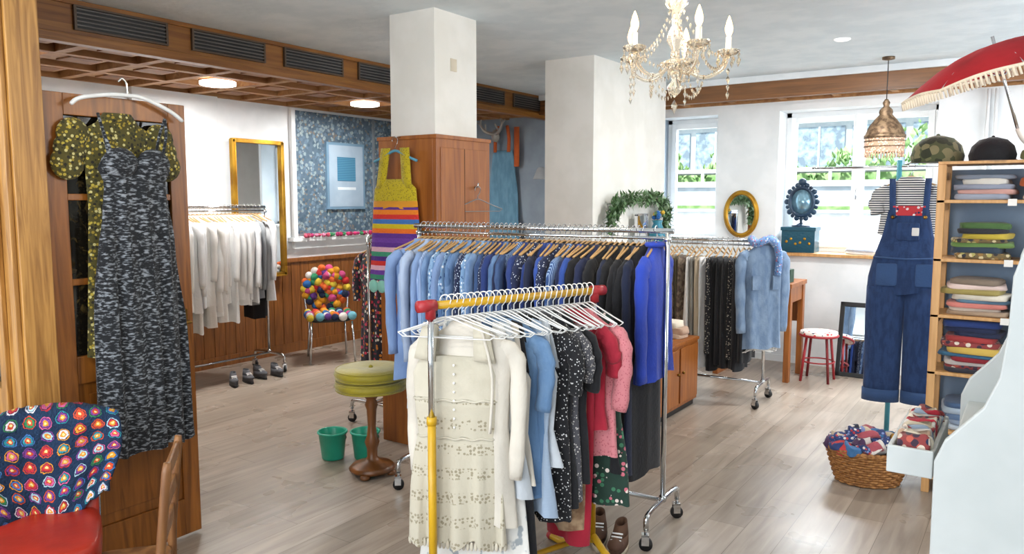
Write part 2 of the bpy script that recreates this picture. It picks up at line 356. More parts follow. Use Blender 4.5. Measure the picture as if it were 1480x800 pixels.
b=B(); X0,X1=-3.395,-3.355; ya,yb=1.53,2.165; zt=2.09
b.box(X0,X1,ya,ya+.085,.02,zt,doorwood); b.box(X0,X1,yb-.085,yb,.02,zt,doorwood); b.box(X0,X1,ya+.085,yb-.085,zt-.09,zt,doorwood)
b.box(X0,X1,ya+.085,yb-.085,.86,.98,doorwood); b.box(X0,X1,ya+.085,yb-.085,.02,.2,doorwood)
b.box(X0+.012,X1-.012,ya+.085,yb-.085,.2,.86,doorwood); b.box(X0+.004,X1-.004,ya+.13,yb-.13,.25,.81,doorwood)
for z in(1.3,1.66): b.box(X0+.005,X1-.005,ya+.085,yb-.085,z-.014,z+.014,doorwood)
for y in(ya+.27,): b.box(X0+.005,X1-.005,y-.012,y+.012,.98,zt-.09,doorwood)
b.box(X0+.016,X1-.016,ya+.085,yb-.085,.98,zt-.09,darkglass)
b.box(X1,X1+.006,yb-.06,yb-.03,.93,1.13,brass); b.tube([(X1,yb-.045,1.07),(X1+.05,yb-.045,1.07),(X1+.05,yb-.12,1.07)],.009,brass,10)
b.finish('door_1',.004)
mos=mat('mosaic_film','#56697A','#C2CCCB',kind='floral',cols=['#4E6272','#6F8696','#8C9CA0','#435A6A','#7E7468','#98A4A4','#506676','#62788A'],scale=(30,30,30),lo=.62,rough=.4)
b=B(); b.box(XL,XL+.02,5.55,7.25,1.28,2.6,mos); b.box(XL,XL+.04,6.72,6.75,1.28,2.6,mat('steel_frame','#7E8890'))
b.box(XL,XL+.05,5.5,5.55,1.24,2.62,winw)
b.finish('window_mosaic_panel')
b=B(); fr=mat('pale_frame','#6F90A8'); b.box(XL+.02,XL+.05,5.98,6.56,1.54,2.29,fr); b.box(XL+.05,XL+.053,6.01,6.53,1.57,2.26,mat('poster_paper','#9DB0C0','#92A6B8')); b.box(XL+.053,XL+.055,6.13,6.41,1.86,2.13,mat('poster_teal','#2F6A8A','#4F86A2',kind='stripe',scale=(1,1,16),lo=.5,hi=.6)); b.box(XL+.053,XL+.055,6.13,6.41,1.76,1.79,mat('poster_pale','#D4DFE5')); b.finish('framed_poster')
b=B()
for i in range(26):
    c=random.choice(['#C92F6A','#B0306A','#A82858','#C8506A','#3C8A5A','#D87A9A'])
    b.sph((XL+.1+rnd(-.02,.02),5.6+i*.052,1.24+.02),.026,fab(c),sc=(1,1,rnd(.7,1.1)))
b.finish('sill_flowers')
b=B(); ya,yb,za,zb=4.72,5.33,.86,2.24; X=XL+.07
b.box(X,X+.02,ya,yb,za,zb,mirr)
for a in((ya-.01,ya+.03,za,zb),(yb-.03,yb+.01,za,zb)): b.box(X,X+.045,*a,gold)
for a in((ya,yb,zb-.03,zb+.01),(ya,yb,za-.01,za+.03)): b.box(X,X+.045,*a,gold)
b.tube([(X+.048,ya+.03,za+.03),(X+.048,yb-.03,za+.03),(X+.048,yb-.03,zb-.03),(X+.048,ya+.03,zb-.03)],.006,gold,6,closed=True)
b.finish('gold_framed_mirror',.004)
# ================================================================ RACKS + CLOTHES
def fillrack(name,p0,p1,h,items,hm=None,nx=1):
    b=B(); p0=Vector(p0); p1=Vector(p1); d=(p1-p0); ang=math.degrees(math.atan2(d.y,d.x))+90
    n=len(items)
    for i,it in enumerate(items):
        f=(i+.5)/n if 'f' not in it else it['f']; p=p0+d*f; k=dict(it); mt=k.pop('m'); st=k.pop('st','g'); rz=k.pop('rz',rnd(-7,7)); k.pop('f',None); dz=k.pop('dz',0)
        M=TR(p.x,p.y,h-.072+dz,ang+rz)
        if hm: hanger(b,hm,TR(p.x,p.y,h+.006,ang+rz),.19,.006,False)
        if st=='g': garment(b,mt,M,**k)
        elif st=='t': tank(b,mt,M,**k)
        elif st=='p':
            L=k.get('L',.9); w=k.get('w',.14)
            cloth(b,mt,M,[(-.07,w,.012),(-.1,w,.022),(-.4,w*.97,.03),(-L,w*.9,.034)],.01,2.)
    return b.finish(name)
woodh=mat('hanger_wood','#C9A06A',rough=.5)
whiteh=mat('hanger_white','#F2F2F0',rough=.4)
F=fab
lb=F('#A9BEDF','#8FA8D0',kind='stripe',axis='X',scale=(25,25,0),lo=.4,hi=.6); lb2=F('#86A2D0'); lb3=F('#AFC0DC'); den=F('#5F7FA8','#4C6A94',kind='noise',scale=(30,30,10)); den2=F('#7693BA','#5E7CA6',kind='noise',scale=(20,20,9)); den3=F('#3B5580','#2E4570',kind='noise',scale=(30,30,10))
ndot=F('#1C2748','#C9D2E2',kind='dots',scale=(75,75,75),lo=.28); bflo=F('#7EA0C4',kind='floral',cols=['#E8ECF0','#33507F','#C8D8E8','#40649A'],scale=(55,55,55),lo=.4)
nav=F('#1B2549'); nav2=F('#243A78'); nav3=F('#16203C'); cob=F('#2443B4','#1C389C'); blk=F('#121319'); blk2=F('#1A1C22'); roy=F('#2B4C9C')
nchk=F('#2A4A80','#8FA8CC',kind='stripe',axis='X',scale=(40,40,0),lo=.5,hi=.7)
items=[]
seq=[lb2,lb,lb3,lb2,den2,lb,den2,bflo,den,lb2,bflo,den,den2,ndot,den,bflo,den2,den3,ndot,nav2,den,nav,den3,nchk,nav2,nav,ndot,nav3,nav2,roy,nav,ndot,nav3,nchk,nav,roy,nav3,blk,nav,blk2,blk,nav3,blk,blk2,blk,nav3,blk]
for i,m in enumerate(seq):
    f=i/len(seq); L=rnd(.62,.78) if f<.55 else (rnd(.8,1.0) if f<.72 else rnd(.95,1.18))
    items.append(dict(m=m,L=L,w=rnd(.18,.215),sl=rnd(.42,.58) if random.random()<.75 and f<.8 else (.25 if f<.8 else rnd(.3,.55)),th=.016,fold=.006,sr=.042,rz=rnd(-9,9)+( -16 if i==0 else 0)))
items[0]['L']=.8; items[2]['L']=.95; items[1]['L']=.9
rack((-2.95,3.36),(-1.46,3.45),1.5,ext=.03)
fillrack('hanging_blue_shirts',(-2.93,3.36),(-1.56,3.44),1.5,items,woodh)
b=B(); M=TR(-1.52,3.45,1.43,97); o=garment(b,cob,M,w=.2,L=.64,sl=.52,th=.035,fold=.014,waist=.88,sr=.06,collar=cob); hanger(b,woodh,TR(-1.52,3.45,1.506,97),.17,.006,False)
b.box(-.003,.003,-.052,-.05,-.62,-.05,F('#1F3590'),M); b.finish('blue_jacket')
rack((-2.75,6.16),(-1.78,6.2),1.32,bw=.42,ext=.02)
wh=F('#EDEBE7','#E6E4E0'); wh2=F('#FAFAF9','#F4F4F3'); wh3=F('#ECEDEE','#E4E6E8'); oliv=F('#6B6350'); brn=F('#5A4A40','#8A7A68',kind='noise',scale=(25,25,25),lo=.45,hi=.55); beig=F('#C7B59B'); bp=F('#222226','#B8AFA0',kind='dots',scale=(60,60,60),lo=.3)
gry=F('#8C8880')
seq=[wh,beig,wh,gry,brn,oliv,brn,wh,gry,beig,wh3,bp,blk,blk2,blk,bp,blk,blk2,blk]
its=[dict(m=m,st='p',L=rnd(.85,1.02),w=rnd(.14,.19)) for m in seq]
fillrack('hanging_trousers',(-2.72,6.16),(-1.9,6.2),1.32,its,woodh)
b=B(); djk=F('#7E94AE','#687F9C',kind='noise',scale=(20,20,9)); M=TR(-1.80,6.17,1.3,48); garment(b,djk,M,w=.175,L=.84,sl=.6,th=.035,fold=.015,sr=.055,collar=djk)
for i in range(14): b.tube([(rnd(-.17,.17),rnd(-.05,.05),-.82),(rnd(-.17,.17),rnd(-.05,.05),-.87)],.004,wh,4,M)
for s in(-1,1): b.box(s*.09-.035,s*.09+.035,-.07,-.06,-.36,-.25,djk,M)
scf=F('#6E93C4',kind='floral',cols=['#C85A5A','#D8E0EC','#4468A0','#6E93C4'],scale=(70,70,70),lo=.4)
b.tube([(.1*math.cos(t)-0,.07*math.sin(t),.02+.02*math.sin(3*t)) for t in [2*pi*i/20 for i in range(20)]],.03,scf,10,M,closed=True)
b.tube(cat([(.08,-.05,.02),(.1,-.07,-.1),(.09,-.07,-.25)],4),[.03]*4+[.028]*4+[.025],scf,10,M)
b.finish('denim_jacket')
rack((-6.12,3.2),(-6.12,4.75),1.58,bw=.44)
its=[]
for i in range(34):
    m=random.choice([wh2,wh,wh3,wh2,wh2]); 
    if i>30: m=random.choice([F('#9EA2A6'),wh3,F('#B8BABC')])
    its.append(dict(m=m,L=rnd(.75,1.05) if i<27 else rnd(.7,.85),w=rnd(.18,.22),sl=rnd(.4,.6),th=.02,fold=.01,sr=.045,rz=rnd(-14,14)))
its.append(dict(m=blk,st='p',L=.98,w=.15)); its.append(dict(m=blk2,st='p',L=.95,w=.15)); its.append(dict(m=wh3,L=.8,w=.2,sl=.5,th=.03)) 
fillrack('hanging_white_shirts',(-6.12,3.2),(-6.12,4.7),1.58,its,woodh)
rack((-3.95,3.95),(-3.95,5.3),1.38,bw=.4)
mul=F('#7A2E3A',kind='floral',cols=['#E9A0B0','#222233','#C9472F','#3A8A7A','#E6D9B0'],scale=(34,34,34),lo=.42)
mul2=F('#20202A',kind='floral',cols=['#C8314A','#E8E0D0','#D0802A','#8A2E4E'],scale=(36,36,36),lo=.4)
seq=[mul2,mul,F('#C9472F'),mul2,F('#E07A2A'),F('#B0305A'),mul,F('#7A3A8A'),F('#3A8A5A'),mul2,F('#D8A020'),mul]
fillrack('hanging_colourful_dresses',(-3.95,4.0),(-3.95,5.2),1.38,[dict(m=m,L=rnd(.85,1.15) if i<4 else .8,w=.2,sl=.3,th=.03,fold=.012,rz=rnd(-6,6)) for i,m in enumerate(seq)],woodh)
# front yellow rail
p0=Vector((-1.88,2.2,0)); p1=Vector((-1.60,2.98,0)); H=1.25; d=(p1-p0).normalized(); q=Vector((d.y,-d.x,0)); Z=Vector((0,0,1))
b=B(); b.tube([p0+Z*H,p1+Z*H],.016,yel,14)
for p,s in((p0,-1),(p1,1)):
    b.tube([p+d*s*-.02+Z*H,p+d*s*.055+Z*H],.023,redp,14)
    b.tube([p+Z*.78,p+Z*(H+.005)],.0125,chrome,12); b.tube([p+Z*(H-.05),p+Z*(H+.022)],.02,redp,12)
    b.tube([p+Z*.1,p+Z*.8],.0165,yel,12); b.tube([p+Z*.79,p+Z*.82],.02,yel,12)
    b.tube(cat([p-q*.3+Z*.02,p-q*.2+Z*.025,p-q*.07+Z*.09,p+Z*.13,p+q*.07+Z*.09,p+q*.2+Z*.025,p+q*.3+Z*.02],5),.0165,yel,10)
    for e in(-.3,.3): b.sph(p+q*e+Z*.021,.021,redp)
b.tube([p0+Z*.13,p1+Z*.13],.0125,yel,10)
b.finish('yellow_garment_rail')
ang=math.degrees(math.atan2(q.y,q.x))
def twist(f): return 46*max(0,1.1-f)**1.7
cream=F('#BFB8A6','#958C76',kind='lace',scale=(70,70,70),lo=.4); creamp=F('#CAC3B2','#BBB4A2'); cream2=F('#D3CCC0'); prt=F('#DDDCD8','#9AA2A8',kind='noise',scale=(16,16,12),lo=.56,hi=.6); dblue=F('#6E8FB4','#5A7CA4',kind='noise',scale=(14,14,6)); lknit=F('#A5B6CB','#93A7C0',kind='stripe',scale=(0,0,60),lo=.4,hi=.6); bdot=F('#15151A','#DADADA',kind='dots',scale=(80,80,80),lo=.25); gdot=F('#4A4A50','#C8C4C0',kind='dots',scale=(90,90,90),lo=.3)
redt=F('#B5223A'); pink=F('#CF7F86','#B8606C',kind='dots',scale=(90,90,90),lo=.3); gflo=F('#1F3A30',kind='floral',cols=['#E8D8D0','#3F7A5A','#1F3A30','#C86A7A'],scale=(44,44,44),lo=.42)
white2=F('#CBD2DA'); tanp=F('#B89A7A','#8A6A50',kind='noise',scale=(20,20,20))
def on(f): 
    p=p0+(p1-p0)*f; return p.x,p.y
bb=B()
spec=[
(.19,'g',cream2,dict(w=.195,L=.8,th=.02,sl=.5,sr=.04,flare=1.1),-3),
(.235,'t',prt,dict(w=.2,L=1.08,th=.022,flare=1.25),2),
(.28,'t',white2,dict(w=.2,L=.7,th=.02),0),
(.32,'t',cream2,dict(w=.19,L=.66,th=.02),3),
(.35,'t',blk,dict(w=.17,L=1.1,th=.02,flare=1.2),3),
(.39,'g',dblue,dict(w=.18,L=.66,sl=.25,th=.02,sr=.045),4),
(.44,'g',dblue,dict(w=.19,L=.72,sl=.0,th=.022),0),
(.49,'t',lknit,dict(w=.19,L=.8,th=.022,fold=.018),-4),
(.54,'t',white2,dict(w=.18,L=.6,th=.02),-4),
(.59,'g',bdot,dict(w=.19,L=.85,sl=.2,th=.022,sr=.045),2),
(.64,'t',blk,dict(w=.18,L=.8,th=.022),0),
(.69,'g',gdot,dict(w=.18,L=.78,sl=.15,th=.022),-2),
(.74,'g',blk,dict(w=.18,L=.7,sl=.2,th=.02),1),
(.79,'p',tanp,dict(w=.14,L=.95),0),
(.83,'p',redt,dict(w=.15,L=1.02),2),
(.87,'g',redt,dict(w=.18,L=.5,sl=.15,th=.022),4),
(.915,'g',pink,dict(w=.2,L=.62,sl=.3,th=.03,sr=.055),8),
(.955,'t',gflo,dict(w=.2,L=.84,th=.03,flare=1.2),10),
(.985,'t',blk,dict(w=.18,L=.7,th=.02),0)]
for f,st,m,k,rz in spec:
    x,y=on(f); M=TR(x,y,H-.075,ang+rz+twist(f))
    if st=='t': tank(bb,m,M,**k)
    elif st=='g': garment(bb,m,M,**k)
    else:
        w=k['w']; cloth(bb,m,M,[(-.1,w,.015),(-.13,w,.025),(-.5,w*.9,.03),(-k['L'],w*.8,.03)],.012,2.)
# lace top nearest: yoke, waist seam, flared peplum
x,y=on(.135); M=TR(x,y,H-.075,ang+twist(.135))
offc=cloth(bb,creamp,M,[(-.13,.14,.024),(-.2,.175,.03),(-.3,.17,.034)],.004,3,n=40)
offc=cloth(bb,cream,M,[(-.295,.172,.034),(-.45,.155,.032)],.008,4,n=48,step=.03)
cloth(bb,cream,M,[(-.445,.157,.033),(-.52,.175,.038),(-.66,.19,.042),(-.88,.205,.045)],.02,4.5,n=60,step=.03,hem=.018)
for sx in(-1,1):
    for yy in(-1,1):
        bb.loft([[(sx*(.1+.02*f)-.03-.012*f,yy*.026*math.sin(f*pi/2)-.003,-.14*f),(sx*(.1+.02*f)+.03+.012*f,yy*.026*math.sin(f*pi/2)-.003,-.14*f-.01),(sx*(.1+.02*f)+.03+.012*f,yy*.026*math.sin(f*pi/2)+.003,-.14*f-.01),(sx*(.1+.02*f)-.03-.012*f,yy*.026*math.sin(f*pi/2)+.003,-.14*f)] for f in [i/6 for i in range(7)]],creamp,M)
for z,w in((-.3,.172),(-.45,.158)):
    for yy in(-1,1): bb.tube([(-w+2*w*i/20,yy*.037*math.sqrt(max(.05,1-((i-10)/10)**2)),z-.004*math.sin(i*1.4)) for i in range(21)],.0045,creamp,5,M)
for i in range(8): bb.sph((0,-.036,-.16-.035*i),.005,wh2,M,n=8)
for i in range(25):
    t=-1+2*i/24
    for yy in(-.03,.03): bb.sph((t*.195,yy*math.sqrt(max(.05,1-t*t)),-.885),.011,creamp,M,sc=(.7,.3,1.7),n=8)
x,y=on(.19); M=TR(x,y,H-.075,ang+twist(.19)-3)
bb.tube(cat([(.08,-.04,-.02),(.13,-.06,-.2),(.12,-.06,-.42)],5),.006,cream2,6,M)
bb.finish('hanging_tops')
b=B()
for i in range(26):
    f=.08+i*.0355; x,y=on(f); hanger(b,whiteh,TR(x,y,H+.02,ang+rnd(-8,8)+twist(f)),rnd(.19,.21),.0031)
b.finish('clothes_hangers')
# ================================================================ dress on door + blouse
yf=F('#4E471A',kind='floral',cols=['#B8A440','#231F16','#9A842C','#C8BE80','#34341A'],scale=(70,70,70),lo=.45)
X=-3.33
b=B(); M=TR(X-.005,1.83,2.02,90)
garment(b,yf,M,w=.16,L=1.05,sl=0,th=.012,fold=.004,flare=1.15)
for s in(-1,1):
    for k in range(3): b.sph((s*(.19+.015*k),0,-.1-.06*k),.07,yf,M,sc=(1,.32,1),n=14)
b.finish('floral_blouse')
tw=F('#101319','#8F959C',kind='tweed',scale=(42,42,120),lo=.5,hi=.66,bump=.5,bs=120,detail=6)
b=B(); M=TR(X+.055,1.865,2.03,90)
cloth(b,tw,M,[(-.2,.14,.02),(-.25,.165,.03),(-.3,.14,.03),(-.34,.14,.028),(-.55,.175,.035),(-.9,.2,.04),(-1.5,.225,.045)],.016,5,n=60,step=.03)
for s in(-1,1):
    b.sph((s*.075,-.02,-.225),.078,tw,M,sc=(1,.4,.85),n=14)
    b.tube(cat([(s*.15,0,-.02),(s*.14,-.02,-.1),(s*.11,-.03,-.2)],4),.006,tw,6,M)
    b.tube(cat([(s*.15,0,-.02),(s*.125,.01,-.1),(s*.1,.015,-.22)],4),.006,tw,6,M)
b.finish('tweed_dress')
b=B(); M=TR(X+.02,1.865,2.1,90)
b.tube(cat([(-.24,0,-.06),(-.2,0,-.03),(-.08,0,-.005),(0,0,.0),(.08,0,-.005),(.2,0,-.05),(.26,0,-.09)],5),[.006]+[.009]*29+[.006],whiteh,10,M)
b.tube(cat([(0,0,0),(0,0,.05),(-.02,0,.07),(-.035,0,.055)],4),.004,chrome,6,M); b.finish('padded_hanger')
cb=mat('crochet_bands','#888888',kind='bands',axis='Z',scale=(1,1,2.05),cols=['#3F6FB0','#C9302A','#E07A20','#5A2E86','#3A8A6A','#6A3A96','#D8A8B8','#C9302A','#4A2A7A','#3A8A6A','#D8A8B8','#5A2E86','#6A3A96','#5A2E86','#E06A20','#C9B21C'],rough=.95,bump=.9,bs=70)
mus=F('#B8A414','#82720C',kind='dots',scale=(85,85,85),lo=.3,bump=.9,bs=80)
b=B(); M=TR(-3.45,3.7,1.98,6)
cloth(b,mus,M,[(-.2,.1,.018),(-.26,.165,.025),(-.345,.172,.025)],.004,3)
cloth(b,F('#D8901A'),M,[(-.34,.174,.026),(-.385,.178,.027)],.004,3)
cloth(b,cb,M,[(-.38,.178,.027),(-.6,.2,.03),(-.86,.215,.032)],.006,4)
for s in(-1,1):
    b.loft([[(s*(.075+.03*f)-.035,-.02*f,-.0-.26*f),(s*(.075+.03*f)+.035,-.02*f,-.26*f),(s*(.075+.03*f)+.035,-.02*f+.01,-.26*f),(s*(.075+.03*f)-.035,-.02*f+.01,-.26*f)] for f in [i/6 for i in range(7)]],mus,M)
for i in range(6): b.sph((-.17+.068*i,-.025,-.9),.04,random.choice([F('#8AC8B8'),F('#C890A8'),F('#4A8A9A')]),M,sc=(1,.35,1.1),n=10)
b.finish('crochet_vest')
b=B(); hb=mat('hanger_blue','#5FA2BC'); M=TR(-3.45,3.705,2.03,6); hanger(b,hb,M,.17,.009,False); b.tube([(.0,.0,.02),(0,.06,.022)],.004,chrome,6,M); b.finish('blue_hanger')
b=B(); wm=mat('steel_wire','#9A9A9A',metal=1,rough=.3); M=TR(-3.12,4.15,1.72,70); hanger(b,wm,M,.2,.0035); b.tube([(-.0,.035,.01),(0,0,.012),(0,-.005,.04)],.006,chrome,8,M); b.finish('wire_hanger')
b=B(); pin=F('#6F9DB8','#5F8DA8',kind='noise',scale=(20,20,6)); M=TR(-5.52,YB-.08,2.55,0)
cloth(b,pin,M,[(-.3,.14,.03),(-.36,.16,.03),(-.6,.18,.03),(-1.6,.27,.04)],.02,4)
for s in(-1,1): b.tube(cat([(s*.06,0,0),(s*.1,-.02,-.15),(s*.1,-.03,-.32)],4),.022,F('#C9602A'),8,M)
b.tube([(.2,0,-.02),(.2,0,-.5)],.04,F('#C9602A'),8,M@Matrix.Diagonal((1,.4,1,1))); b.finish('denim_pinafore')
b=B(); bone=mat('antler_bone','#A8A49C',rough=.4,metal=.3); M=TR(-5.62,YB-.12,2.45)
for s in(-1,1):
    b.tube(cat([(0,0,0),(s*.1,-.05,.03),(s*.16,-.08,.12),(s*.13,-.08,.22)],5),[.02]*8+[.014]*7+[.006],bone,8,M)
    b.tube(cat([(s*.1,-.05,.03),(s*.07,-.1,.12)],5),.01,bone,6,M)
    b.tube(cat([(s*.15,-.07,.1),(s*.22,-.1,.16)],5),.009,bone,6,M)
b.sph((0,.02,-.02),.06,bone,M,sc=(1,.8,1.4)); b.finish('antler_hook')
b=B(); M=TR(-4.9,YB,1.9); gl=mat('lamp_grey','#B8BCC0')
b.tube(cat([(0,0,0),(0,-.1,.0),(0,-.18,.06)],5),.01,gl,8,M); b.lathe([(.03,.08),(.05,.06),(.1,-.06)],gl,TR(-4.9,YB-.18,1.95),n=20); b.lathe([(.04,0),(.045,.01),(.001,.012)],gl,M@Matrix.Rotation(pi/2,4,'X')); b.finish('wall_lamp')
# ================================================================ FURNITURE
b=B(); vel=mat('mustard_velvet','#A59612','#867A0A',rough=.6,sheen=.4,bump=.3,bs=40); tw2=mat('turned_wood','#7A4A22','#54300F',kind='wood',scale=(10,10,3),rough=.35)
M=TR(-3.24,3.24,0)
b.lathe([(.001,.03),(.13,.03),(.14,.045),(.12,.065),(.05,.085),(.03,.11),(.032,.16),(.045,.2),(.03,.24),(.024,.3),(.03,.4),(.04,.43),(.028,.46),(.05,.49),(.1,.5),(.1,.52)],tw2,M,n=24)
for a in range(4): t=a*pi/2+.4; b.sph((.12*math.cos(t),.12*math.sin(t),.02),.022,tw2,M,sc=(1.4,1.4,.9))
for z in(.555,.625):
    pr=[(.001,z-.035),(.17,z-.036),(.205,z-.025),(.218,z),(.205,z+.025),(.17,z+.036),(.05,z+.034),(.001,z+.03)]
    b.lathe(pr,vel,M,n=36); 
    for zz in(-.024,.024): b.tube([(.207*math.cos(t),.207*math.sin(t),z+zz) for t in [2*pi*i/36 for i in range(36)]],.005,vel,6,M,closed=True)
b.sph((0,0,.658),.014,vel,M); b.finish('velvet_stool')
gb=mat('green_bucket_plastic','#2FA88A','#289A7C',rough=.35)
for x,y in((-3.65,3.3),(-3.48,3.42)):
    b=B(); M=TR(x,y,0); b.lathe([(.001,.004),(.065,.003),(.07,.01),(.088,.17),(.096,.172),(.096,.182),(.086,.182),(.082,.17),(.065,.02),(.001,.015)],gb,M,n=28)
    b.tube([(.094*math.cos(t),.02+.04*math.sin(t),.17-.06*math.sin(t)) for t in [pi*i/14 for i in range(15)]],.003,wm,6,M); b.finish('green_bucket')
pc=['#D9302F','#E8A020','#2F6FB8','#F0E8E0','#D8508A','#3A9A6A','#E86A2A','#6A3A8A','#1E2A4A','#F2D040','#7AC0D0']
pm=[mat('pompom_'+c[1:],c,rough=.95,bump=1,bs=220) for c in pc]
b=B(); M=TR(-6.0,5.42,0,55)
for x,y in((-.2,-.2),(.2,-.2),(-.18,.2),(.18,.2)): b.tube([(x*1.12,y*1.12,0),(x,y,.42)],.011,chrome,8,M)
b.rbox((0,0,.43),(.42,.42,.03),mat('seat_base','#303030'),M,r=.5)
b.tube(cat([(-.2,.2,.42),(-.22,.24,.65),(-.15,.26,.88),(0,.27,.92),(.15,.26,.88),(.22,.24,.65),(.2,.2,.42)],5),.011,chrome,8,M)
for i in range(6):
    for j in range(6): b.sph((-.2+.08*i+rnd(-.012,.012),-.2+.08*j,.465+rnd(0,.012)),rnd(.035,.046),random.choice(pm),M)
for i in range(60):
    a=rnd(0,2*pi); r=.19*math.sqrt(random.random())
    b.sph((r*1.15*math.cos(a),.24+rnd(-.02,.01),.72+r*1.1*math.sin(a)),rnd(.035,.05),random.choice(pm),M)
for i in range(18):
    a=2*pi*i/18; b.sph((.22*math.cos(a),.24,.72+.21*math.sin(a)),.042,random.choice(pm),M)
b.finish('pompom_chair')
redv=mat('red_leather','#A82A14','#8E200E',rough=.4,bump=.1,bs=30)
chair=bpy.data.objects.new('red_lounge_chair',None); bpy.context.collection.objects.link(chair); chair.location=(-2.9,1.15,0)
M=TR(-2.9,1.15,0,62)
b=B(); b.rbox((0,-.02,.43),(.54,.5,.1),redv,M,r=.45,n=32,k=8)
rings=[]
for i in range(13):
    f=i/12; z=.42+.42*f; yb=.2+.1*f; hw=.26*(1-.1*f**3)*(1 if f<.9 else .97); rings.append([(hw*math.copysign(abs(math.cos(t))**.5,math.cos(t)),yb-.04*(math.cos(t)**2)+.035*math.sin(t)*(1 if f<.97 else .6),z) for t in [2*pi*j/28 for j in range(28)]])
b.loft(rings,redv,M)
s=b.finish('seat_and_back'); 
b=B()
for x in(-.24,.24):
    b.tube(cat([(x,-.24,0),(x,-.22,.36),(x*1.05,.2,.4),(x*1.05,.27,.7)],5),.012,chrome,8,M); b.tube([(x,.3,0),(x,.2,.4)],.012,chrome,8,M)
b2=b.finish('legs')
for o in(s,b2): o.parent=chair; o.matrix_parent_inverse=Matrix.Translation(-chair.location)
gran=mat('granny_crochet','#0E2A48',kind='granny',cols=['#B8283A','#2A8A9A','#D8902A','#D8D0D8','#7A3A8A','#C85A8A','#2F7A4A','#C84A2A','#3A6FB0','#A8C8D8'],scale=(18,18,1),rough=.95,bump=.9,bs=110)
b=B(); n=44; rings=[]
for i in range(n+1):
    t=i/n
    rg=[]
    for j in range(n+1):
        sx=-1+2*j/n; x=.095+sx*(.2+.055*math.sin(pi*min(1,t*1.1))); 
        Lf=.31+.15*math.cos(sx*1.7+.2)+.016*abs(math.sin(sx*14))
        dd=-.12+(Lf+.12)*t
        if dd<0: y=.3+.07*(-dd)/.12*1.0; z=.868-.35*(-dd)*1.2
        else: y=.3-.085-.05*t-.02*math.sin(sx*6)*t-.04*min(1,dd/.06)+.03; z=.873-dd
        y+=-.05*sx*sx*.9; z-=.05*abs(sx)**3
        y+=.008*math.sin(x*45)*math.sin(z*40)
        rg.append((x,y,z))
    rings.append(rg)
vs=[p for r in rings for p in r]; fs=[(i*(n+1)+j,i*(n+1)+j+1,(i+1)*(n+1)+j+1,(i+1)*(n+1)+j) for i in range(n) for j in range(n)]
bt=B(); bt.add(vs,fs,gran,M)
bt.t=[((-1+2*(k%(n+1))/n)*.25,(k//(n+1))/n*.58,0) for k in range(len(vs))]
po=bt.finish('crochet_poncho'); md=po.modifiers.new('solid','SOLIDIFY'); md.thickness=.008
b=B(); cw=mat('chair_wood','#8A5E34','#6A4220',kind='wood',scale=(20,20,2),rough=.45); M=TR(-2.545,1.285,0,-38.4,0,0,.92)
for s in(-1,1):
    b.tube(cat([(s*.17,.2,0),(s*.17,.2,.44),(s*.17,.22,.68),(s*.165,.24,.87)],4),[.017]*12+[.013],cw,8,M); b.tube([(s*.17,-.08,0),(s*.165,-.07,.43)],.016,cw,8,M)
    b.tube([(s*.165,-.07,.2),(s*.165,.2,.2)],.011,cw,8,M)
for z,y in((.83,.235),(.7,.22),(.58,.208)): b.rbox((0,y,z),(.33,.018,.05),cw,M,r=.5)
b.rbox((0,.06,.42),(.36,.3,.03),cw,M,r=.4,n=28)
b.finish('wooden_chair')
def slabstack(b,x,y,z,cols,sx=.28,sy=.26,t=.034,rz=0,jx=.012):
    for c in cols:
        m=c if not isinstance(c,str) else fab(c); tt=t*rnd(.7,1.35); b.rbox((0,0,tt/2),(sx+rnd(-.06,.02),sy-rnd(0,.04),tt*1.15),m,TR(x+rnd(-jx,jx)*2,y+rnd(-jx,jx),z,rz+rnd(-9,9)),r=.4,jit=.03,off=(rnd(0,5),0,z)); z+=tt
    return z
b=B(); x0,x1,y0,y1=-2.82,-2.22,5.12,5.9
b.box(x0,x1,y0,y1,.05,.53,cabwood); b.box(x0-.01,x1+.01,y0-.01,y1+.01,.53,.555,cabwood); b.box(x0+.02,x1-.02,y0+.02,y1-.02,0,.05,blackm)
for k in range(2): b.box(x1,x1+.012,y0+.02+k*.385,y0+.375+k*.385,.08,.51,cabwood); b.sph((x1+.022,y0+.34+k*.1,.32),.012,brass)
b.finish('low_wooden_cabinet',.004)
b=B(); slabstack(b,-2.42,5.45,.557,['#C8B8A0','#E0D4C0'],.3,.26,.045); slabstack(b,-2.4,5.75,.557,['#D8C0A8','#C9A890','#E8DCC8'],.26,.2,.04); b.finish('folded_sweaters')
b=B(); lf=mat('leaf_green','#5A7A4E','#3A5A38',rough=.6); lf2=mat('leaf_pale','#8FA888','#6A8868',rough=.6)
path=cat([(-3.08,5.97,1.38),(-3.06,6.0,1.56),(-3.05,6.2,1.64),(-3.05,6.6,1.66),(-3.05,6.95,1.64),(-3.06,7.12,1.54),(-3.08,7.15,1.38)],12)
b.tube(path,.008,cw,6)
for p in path:
    for k in range(14):
        M=Matrix.Translation(p+Vector((rnd(0,.06),rnd(-.06,.06),rnd(-.045,.045))))@Matrix.Rotation(rnd(0,6),4,'Z')@Matrix.Rotation(rnd(-1.4,1.4),4,'X')
        b.add([(0,0,0),(.016,.028,.004),(0,.065,0),(-.016,.028,.004)],[(0,1,2,3)],random.choice([lf,lf2,lf]),M)
b.finish('leaf_garland')
b=B(); tb=mat('teal_jug','#2A7F98',rough=.3); 
b.box(-3.14,-2.98,6.45,7.1,1.2,1.225,winw)
b.finish('wall_shelf')
b=B(); b.lathe([(.001,1.226),(.06,1.23),(.085,1.29),(.06,1.37),(.04,1.42),(.055,1.45),(.048,1.45),(.03,1.41)],tb,TR(-3.05,6.95,0)); 
